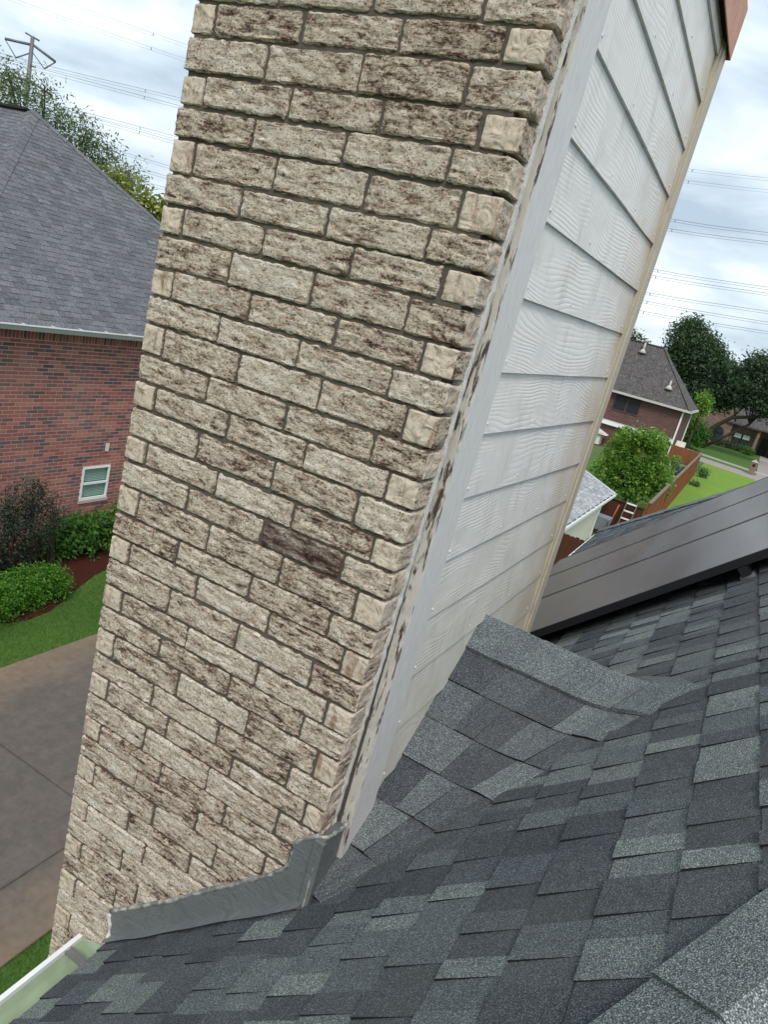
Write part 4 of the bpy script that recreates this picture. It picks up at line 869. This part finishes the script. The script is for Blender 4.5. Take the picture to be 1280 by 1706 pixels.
# wheelbarrow stood on end against the fence
wb = empty('wheelbarrow', (-2.22, 27.4, ZG), 'silver wheelbarrow with red handles stood upright against the dark fence', 'wheelbarrow')
B0 = Vector((-2.22, 27.3, ZG))
m = MB(); fr = [(-.26, 0, .28), (.26, 0, .28), (.34, .02, .98), (-.34, .02, .98)]; bk = [(-.20, .22, .38), (.20, .22, .38), (.25, .24, .88), (-.25, .24, .88)]
m.add([B0 + Vector((x, -y - .05, z)) for x, y, z in bk] + [B0 + Vector((x, -y - .05 + .02, z)) for x, y, z in fr], [(0, 1, 2, 3), (0, 4, 5, 1), (1, 5, 6, 2), (2, 6, 7, 3), (3, 7, 4, 0)]); m.build('tray', SILV, wb)
for s_ in (-1, 1):
    m = MB(); m.tube([B0 + Vector((s_ * .12, 0, .15)), B0 + Vector((s_ * .3, .08, 1.0)), B0 + Vector((s_ * .36, .14, 1.5))], .022, 6); m.build('handle', ORANGE, wb, True)
    m = MB(); m.tube([B0 + Vector((s_ * .22, -.1, .75)), B0 + Vector((s_ * .25, -.42, .8)), B0 + Vector((s_ * .25, -.42, .55))], .015, 6); m.build('leg', RUBBER, wb, True)
m = MB(); ring = [B0 + Vector((0, -.08 + .18 * math.cos(a), .19 + .18 * math.sin(a))) for a in np.linspace(0, 2 * math.pi, 17)]; m.tube(ring, .045, 7); m.build('wheel', RUBBER, wb, True)
# ladder
ld = empty('ladder', (-1.5, 27.6, ZG), 'white ladder leaning on the dark fence behind the shed', 'ladder')
for s_ in (-.2, .2): m = MB(); m.obb((-1.5 + s_, 27.3, ZG), (-1.45 + s_, 27.85, ZG + 1.75), .03, .06); m.build('stile', GWOOD, ld)
for i in range(6): q = (i + .5) / 6; m = MB(); m.obb((-1.69 + .05 * q, 27.3 + .55 * q - .02, ZG + 1.75 * q), (-1.31 + .05 * q, 27.3 + .55 * q - .02, ZG + 1.75 * q), .07, .05); m.build('rung', WHITE, ld)
tree('yard_tree', 'round bright green tree in the fenced yard', 'tree', (-2.6, 35.5, ZG), [(-2.6, 35.5, -4.7, 1.25, 1.2, 1.25), (-1.7, 35.3, -5.2, .8, .9, .9), (-3.5, 35.5, -5.1, .9, .9, 1.0), (-2.2, 35.3, -3.75, .65, .7, .6), (-3.1, 35.4, -3.8, .7, .7, .6), (-1.25, 35.2, -5.7, .6, .6, .6), (-3.9, 35.4, -5.8, .7, .7, .7), (-2.5, 35.0, -6.0, 1.3, .9, .8)] + [(-2.6 + 1.75 * math.cos(k * 2.4) * (.6 + .4 * math.sin(k)), 35.3 + .8 * math.sin(k * 1.7), -4.9 + 1.55 * math.sin(k * 2.4) * .9, .32, .32, .26) for k in range(16)], 1500, .10, 10, .16, LF_BRIGHT, .12)
# brown brick house
hb = empty('brown_house', (-9, 62, ZG), 'two storey brown brick house with steep hipped roof right of the chimney', 'house')
b = MB(); b.box(-17, -3.1, 58.9, 66.0, ZG, -2.75); b.build('wall', BRB, hb)
ex, ey, ez = -2.72, 58.5, -2.75; dd = 3.84; rz = ez + 4.12
rf = MB(); rf.add([(ex, ey, ez), (ex, ey + 2 * dd, ez), (ex - dd, ey + dd, rz), (-20, ey + dd, rz), (-20, ey, ez), (-20, ey + 2 * dd, ez), (ex, ey, ez - .08), (ex, ey + 2 * dd, ez - .08), (-20, ey, ez - .08)], [(0, 1, 2), (0, 2, 3, 4), (1, 5, 3, 2), (8, 7, 6)], 0, .5); ro = rf.build('roof', SHGB, hb)
b = MB(); b.obb((ex, ey, ez + .02), (ex - dd, ey + dd, rz + .03), .24, .05); b.build('hip_cap', SHGB, ro); b = MB(); b.obb((ex - dd, ey + dd, rz + .03), (-20, ey + dd, rz + .03), .24, .05); b.build('ridge_cap', SHGB, ro)
b = MB(); b.box(-20, ex + .08, ey - .1, ey + .02, ez - .16, ez + .01); b.build('gutter', CURB, hb); b = MB(); b.box(ex - .02, ex + .1, ey + .02, ey + 2 * dd, ez - .16, ez + .01); b.build('gutter', CURB, hb)
wn = empty('window', (-7.4, 58.88, -4.18)); attach(wn, hb)
b = MB(); b.box(-8.42, -6.4, 58.86, 58.89, -4.18, -2.98); b.build('screen', SCREEN, wn)
b = MB(); b.box(-8.48, -8.42, 58.84, 58.9, -4.24, -2.92); b.box(-6.4, -6.34, 58.84, 58.9, -4.24, -2.92); b.box(-8.42, -6.4, 58.84, 58.9, -4.24, -4.18); b.box(-7.44, -7.38, 58.845, 58.9, -4.18, -2.98); b.build('frame', BRB, wn)
b = MB(); b.box(-17, -3.2, 58.6, 58.9, -5.48, -5.12); b.build('fascia_band', WHITE, hb)
b = MB(); b.add([(-17, 58.9, -5.10), (-3.2, 58.9, -5.10), (-3.2, 58.58, -5.14), (-17, 58.58, -5.14)], [(0, 3, 2, 1)]); b.build('band_top', SHGB, hb)
for x_ in (-3.2,):
    b = MB(); b.box(x_ - .06, x_ + .06, 58.78, 58.88, -7.1, -2.9); b.build('downspout', WHITE, hb)
b = MB(); b.box(-3.09, -3.0, 65.8, 65.92, -7.1, -2.9); b.build('downspout', WHITE, hb)
for x_, u in ((-8.0, .8), (-4.9, .27), (-9.6, .72)):
    y_ = ey + dd * u; z_ = ez + 4.12 * u; v_ = empty('roof_vent', (x_, y_, z_)); attach(v_, ro)
    m = MB(); m.tube([(x_, y_, z_), (x_, y_, z_ + .95 if u > .75 else z_ + .7)], .075, 8); m.build('pipe', CURB, v_, True); m = MB(); m.tube([(x_, y_ - .03, z_ + .02), (x_, y_ - .03, z_ + .32)], [.34, .10], 8); m.build('boot', CURB, v_, True)
    if u > .75: m = MB(); m.tube([(x_, y_, z_ + .95), (x_, y_, z_ + 1.08)], [.17, .12], 8); m.build('cowl', CURB, v_, True)
b = MB(); b.box(-10.5, -8.3, 57.4, 58.55, -7.1, -6.3); b.build('patio_wall', CREAM, hb); b = MB(); b.prism([(-10.8, 57.2, -6.25), (-7.9, 57.2, -6.25), (-9.3, 57.2, -5.75)], (0, 1.35, 0)); b.build('patio_roof', CREAM, hb)
b = MB(); b.prism([(-3.08, 60.4, ZG), (-3.08, 62.2, ZG), (-3.08, 62.2, -5.95), (-3.08, 61.3, -5.3), (-3.08, 60.4, -5.95)], (.7, 0, 0)); b.build('closet', CREAM, hb)
for x_, y_, s_ in ((-2.2, 55.2, .42), (-1.6, 54.0, .38)):
    o = empty('condenser_unit', (x_, y_, ZG), ('dark blue grey boxed unit beside the white closet' if x_ < -2 else 'dark blue grey boxed unit just inside the reddish fence'), 'air conditioner', 'boxed units in the yard')
    m = rockbox((x_ - s_, y_ - s_, ZG), (x_ + s_, y_ + s_, ZG + .85), (2, 2, 2), .04, .01, (2, 2, 2), 1); m.build('cabinet', [BLUEP] * 3, o); m = MB(); m.tube([(x_, y_, ZG + .85), (x_, y_, ZG + .9)], s_ * .8, 14); m.build('fan_guard', STEEL, o)
fl_ = MB(); fl_.add([(-.85, 29, ZG + .006), (30, 29, ZG + .006), (30, 60, ZG + .006), (3.1, 68.6, ZG + .006), (-.85, 69.9, ZG + .006)], [(0, 1, 2, 3, 4)]); tag(fl_.build('lawn', LAWN2), 'bright yellow green front lawn beside the reddish fence', 'lawn', kind='structure')
# street beyond the bright lawn
def strip(name, label, cat, pa, pb, wd, z, mat, kind='structure', th=0.0):
    a = Vector((*pa, 0)); b_ = Vector((*pb, 0)); d = (b_ - a).normalized(); s_ = Vector((-d.y, d.x, 0)); m = MB(); a = a - d * 60; b_ = b_ + d * 60
    m.prism([(q.x, q.y, ZG - .05) for q in (a, b_, b_ + s_ * wd, a + s_ * wd)], (0, 0, .05 + z)); tag(m.build(name, mat), label, cat, kind=kind)
strip('street', 'pinkish grey street beyond the bright lawn', 'street', (-1.33, 70.2), (3.11, 68.7), 4.2, .006, PAVE)
strip('kerb', 'pale kerb line on the far side of the street', 'kerb', (-1.6, 76.8), (3.3, 75.1), .35, .13, CURB)
mbx = empty('mailbox', (3.1, 72.4, ZG), 'small brick mailbox pillar at the far side of the street', 'mailbox')
m = MB(); m.box(2.85, 3.35, 72.2, 72.7, ZG, ZG + 1.15); m.build('pillar', BRF, mbx); m = MB(); m.prism([(2.8, 72.15, ZG + 1.15), (3.4, 72.15, ZG + 1.15), (3.1, 72.15, ZG + 1.4)], (0, .6, 0)); m.build('cap', CURB, mbx); m = MB(); m.box(2.98, 3.22, 72.17, 72.2, ZG + .75, ZG + 1.0); m.build('door', BLACKM, mbx)
strip('path', 'pale garden path leading to the far house door', 'path', (3.6, 74), (3.9, 93), -1.1, .008, PAVE)
# far house
fh = empty('far_house', (2, 100, ZG), 'far brown brick house with arched window half hidden by the oak', 'house')
b = MB(); b.prism([(-5.5, 98, ZG), (-.2, 98, ZG), (-.2, 98, -3.9), (-1.45, 98, -.6), (-5.5, 98, -2.6)], (0, 8, 0)); b.build('gabled_wall', BRF, fh)
b = MB(); b.box(-.2, 3.0, 99, 106, ZG, -4.3); b.box(5.0, 14, 99, 106, ZG, -4.3); b.box(3.0, 5.0, 101, 106, ZG, -4.3); b.build('wall', BRF, fh)
b = MB(); b.add([(-.9, 97.7, -4.05), (14, 97.7, -4.05), (14, 103.5, -.4), (.8, 103.5, -.4), (-.9, 97.7, -4.2), (14, 97.7, -4.2)], [(0, 1, 2, 3), (4, 5, 1, 0)], 0, .3); b.build('porch_roof', SHGB, fh)
b = MB(); b.add([(-5.9, 97.8, -2.9), (-1.45, 97.8, -.45), (-1.45, 106, -.45), (-5.9, 106, -2.9), (.05, 97.8, -4.0), (.05, 106, -4.0)], [(0, 1, 2, 3), (1, 4, 5, 2)], 0, .4); b.build('gable_roof', SHGB, fh)
aw = empty('arched_window', (-1.75, 97.97, -6.9)); attach(aw, fh)
pl = [(-2.65, 97.96, -6.9), (-.85, 97.96, -6.9), (-.85, 97.96, -5.7)] + [(-1.75 + .9 * math.cos(a), 97.96, -5.7 + .8 * math.sin(a)) for a in np.linspace(.2, math.pi - .2, 9)] + [(-2.65, 97.96, -5.7)]
b = MB(); b.prism(pl, (0, .03, 0)); b.build('pane', GLASS, aw)
b = MB(); b.box(-1.79, -1.71, 97.9, 97.955, -6.9, -4.9); b.box(-2.65, -.85, 97.9, 97.955, -5.75, -5.67); b.build('muntin', SCREEN, aw)
for x_ in (.75, 1.75):
    w2 = empty('window', (x_, 98.97, -6.4)); attach(w2, fh); b = MB(); b.box(x_ - .4, x_ + .4, 98.95, 98.99, -6.5, -5.1); b.build('pane', GLASS, w2); b = MB(); b.box(x_ - .4, x_ + .4, 98.9, 98.945, -5.75, -5.2); b.build('blind', BLIND, w2); b = MB(); b.box(x_ - .47, x_ - .4, 98.9, 99, -6.5, -5.1); b.box(x_ + .4, x_ + .47, 98.9, 99, -6.5, -5.1); b.box(x_ - .4, x_ + .4, 98.9, 98.95, -5.83, -5.76); b.build('frame', SCREEN, w2)
b = MB(); b.box(3.5, 4.5, 100.93, 100.98, ZG, -5.1); b.build('door', SCREEN, fh); b = MB(); b.box(2.75, 3.1, 98, 98.4, ZG, -4.25); b.build('porch_post', BRF, fh)
fb = [(-1.2, 96.6), (-.1, 96.9), (.9, 97.0), (2.0, 96.7), (2.5, 95.2)]
for i, (x_, y_) in enumerate(fb):
    bush('foundation_shrub', ['dark shrub under the arched window', 'dark shrub at the inner corner of the far house', 'dark shrub under the paired windows', 'grey green shrub beside the porch post', 'pale shrub nearest the path of the far house'][i], [(x_, y_, ZG + .45, .6, .6, .5), (x_ + .3, y_, ZG + .4, .5, .5, .45)], 90, .14, 7, .18, LF_OAK if i < 3 else LF_HEDGE, 'shrub', stems=2)
bush('small_shrub', 'small dark shrub at the end of the reddish fence', [(-.3, 58.2, ZG + .35, .45, .4, .4)], 80, .1, 7, .13, LF_OAK, 'shrub', stems=2)
bush('lawn_shrub', 'tiny dark shrub on the bright lawn beside the fence', [(-.35, 52, ZG + .15, .35, .35, .2)], 60, .06, 7, .1, LF_OAK, 'shrub', stems=2)
# oaks
def L2(x, y, z, r_, rz_=None): return (x, y, z, r_, r_, rz_ or r_ * .8)
tree('oak_tree', 'large dark green oak beyond the brown brick house', 'tree', (-3.4, 90, ZG), [L2(-7.4, 88, 3.6, 2.4, 2.2), L2(-6.0, 88, 1.6, 3.0, 2.4), L2(-4.0, 88, .6, 3.2, 2.4), L2(-1.8, 89, .2, 2.8, 2.0), L2(-8.6, 88, .6, 2.2), L2(-7.9, 88, 5.0, 1.2), L2(-5.0, 88, 3.0, 1.6), L2(-4.6, 87, -1.4, 2.2, 1.6), L2(-2.6, 87.5, -1.9, 1.9, 1.1)], 3600, .36, 9, .36, LF_OAK, .4)
tree('oak_tree', 'spreading dark oak whose limb reaches over the far house', 'tree', (-2.2, 86, ZG), [L2(.6, 86, 2.4, 1.9, 1.6), L2(2.2, 86, 1.0, 2.4, 1.9), L2(.2, 86, .2, 2.2, 1.5), L2(-.6, 86, -.6, 1.5, 1.1), L2(3.6, 86, 2.0, 2.2, 1.6), L2(2.8, 85.5, -.9, 2.2, 1.2), L2(4.6, 86, -.4, 2.2, 1.6)], 2900, .34, 9, .36, LF_OAK, .2)
o = [q for q in bpy.data.objects if q.name.startswith('oak_tree')][-1]
m = MB(); m.tube([(-2.2, 86, ZG), (-1.7, 85.8, -4.6), (-.4, 85.6, -3.2), (1.4, 85.5, -2.6), (3.6, 85.5, -1.9), (5, 85.5, -1.6)], [.3, .25, .2, .16, .12, .08], 8); m.tube([(-.4, 85.6, -3.2), (.3, 85.6, -1.9), (1.4, 85.6, -1.0)], [.1, .08, .05], 6); m.tube([(1.4, 85.5, -2.6), (1.9, 85.5, -1.6), (1.9, 85.5, -.6)], [.08, .06, .04], 6); m.build('limb', BARK, o, True)
tree('lime_tree', 'small yellow green tree between the brown roof and the oak', 'tree', (-3.0, 74, ZG), [L2(-3.0, 74, -1.9, .7, .7), L2(-2.75, 74, -2.7, .65, .7), L2(-3.1, 74, -3.3, .6)], 150, .2, 8, .25, LF_BRIGHT, .12)
tree('broad_shrub_tree', 'rounded mid green tree beside the far lawn', 'tree', (-3.4, 80, ZG), [L2(-3.5, 80, -4.9, 1.4, 1.3), L2(-2.6, 80, -5.4, 1.0, 1.0), L2(-3.0, 80, -6.2, 1.4, .8), L2(-4.2, 80, -5.8, 1.2)], 520, .2, 8, .24, LF_HEDGE, .15)
tree('background_tree', 'dark tree top rising behind the ridge of the brown roof', 'tree', (-13, 84, ZG), [L2(-12.6, 84, 1.6, 1.5, 1.2), L2(-13.8, 84, 2.0, 1.6), L2(-11.4, 84, 1.3, .9, .7), L2(-13.5, 84, -1, 2.2)], 420, .3, 8, .3, LF_OAK, .3)
# far wood closing the horizon
rr = random.Random(5); lob = []
for i in range(90):
    a = -75 + i * 1.35; d = rr.uniform(190, 230); lob.append((CAM.x + math.sin(R(a)) * d, CAM.y + math.cos(R(a)) * d, ZG + rr.uniform(3, 5), 5, 5, rr.uniform(3.5, 5.0)))
p, tn = clumps(lob, 3200, .8, 5); tag(leafmesh('far_wood', p, 1.5, LF_OAK, None, tn), 'distant dark tree line along the horizon', 'woodland', kind='stuff')
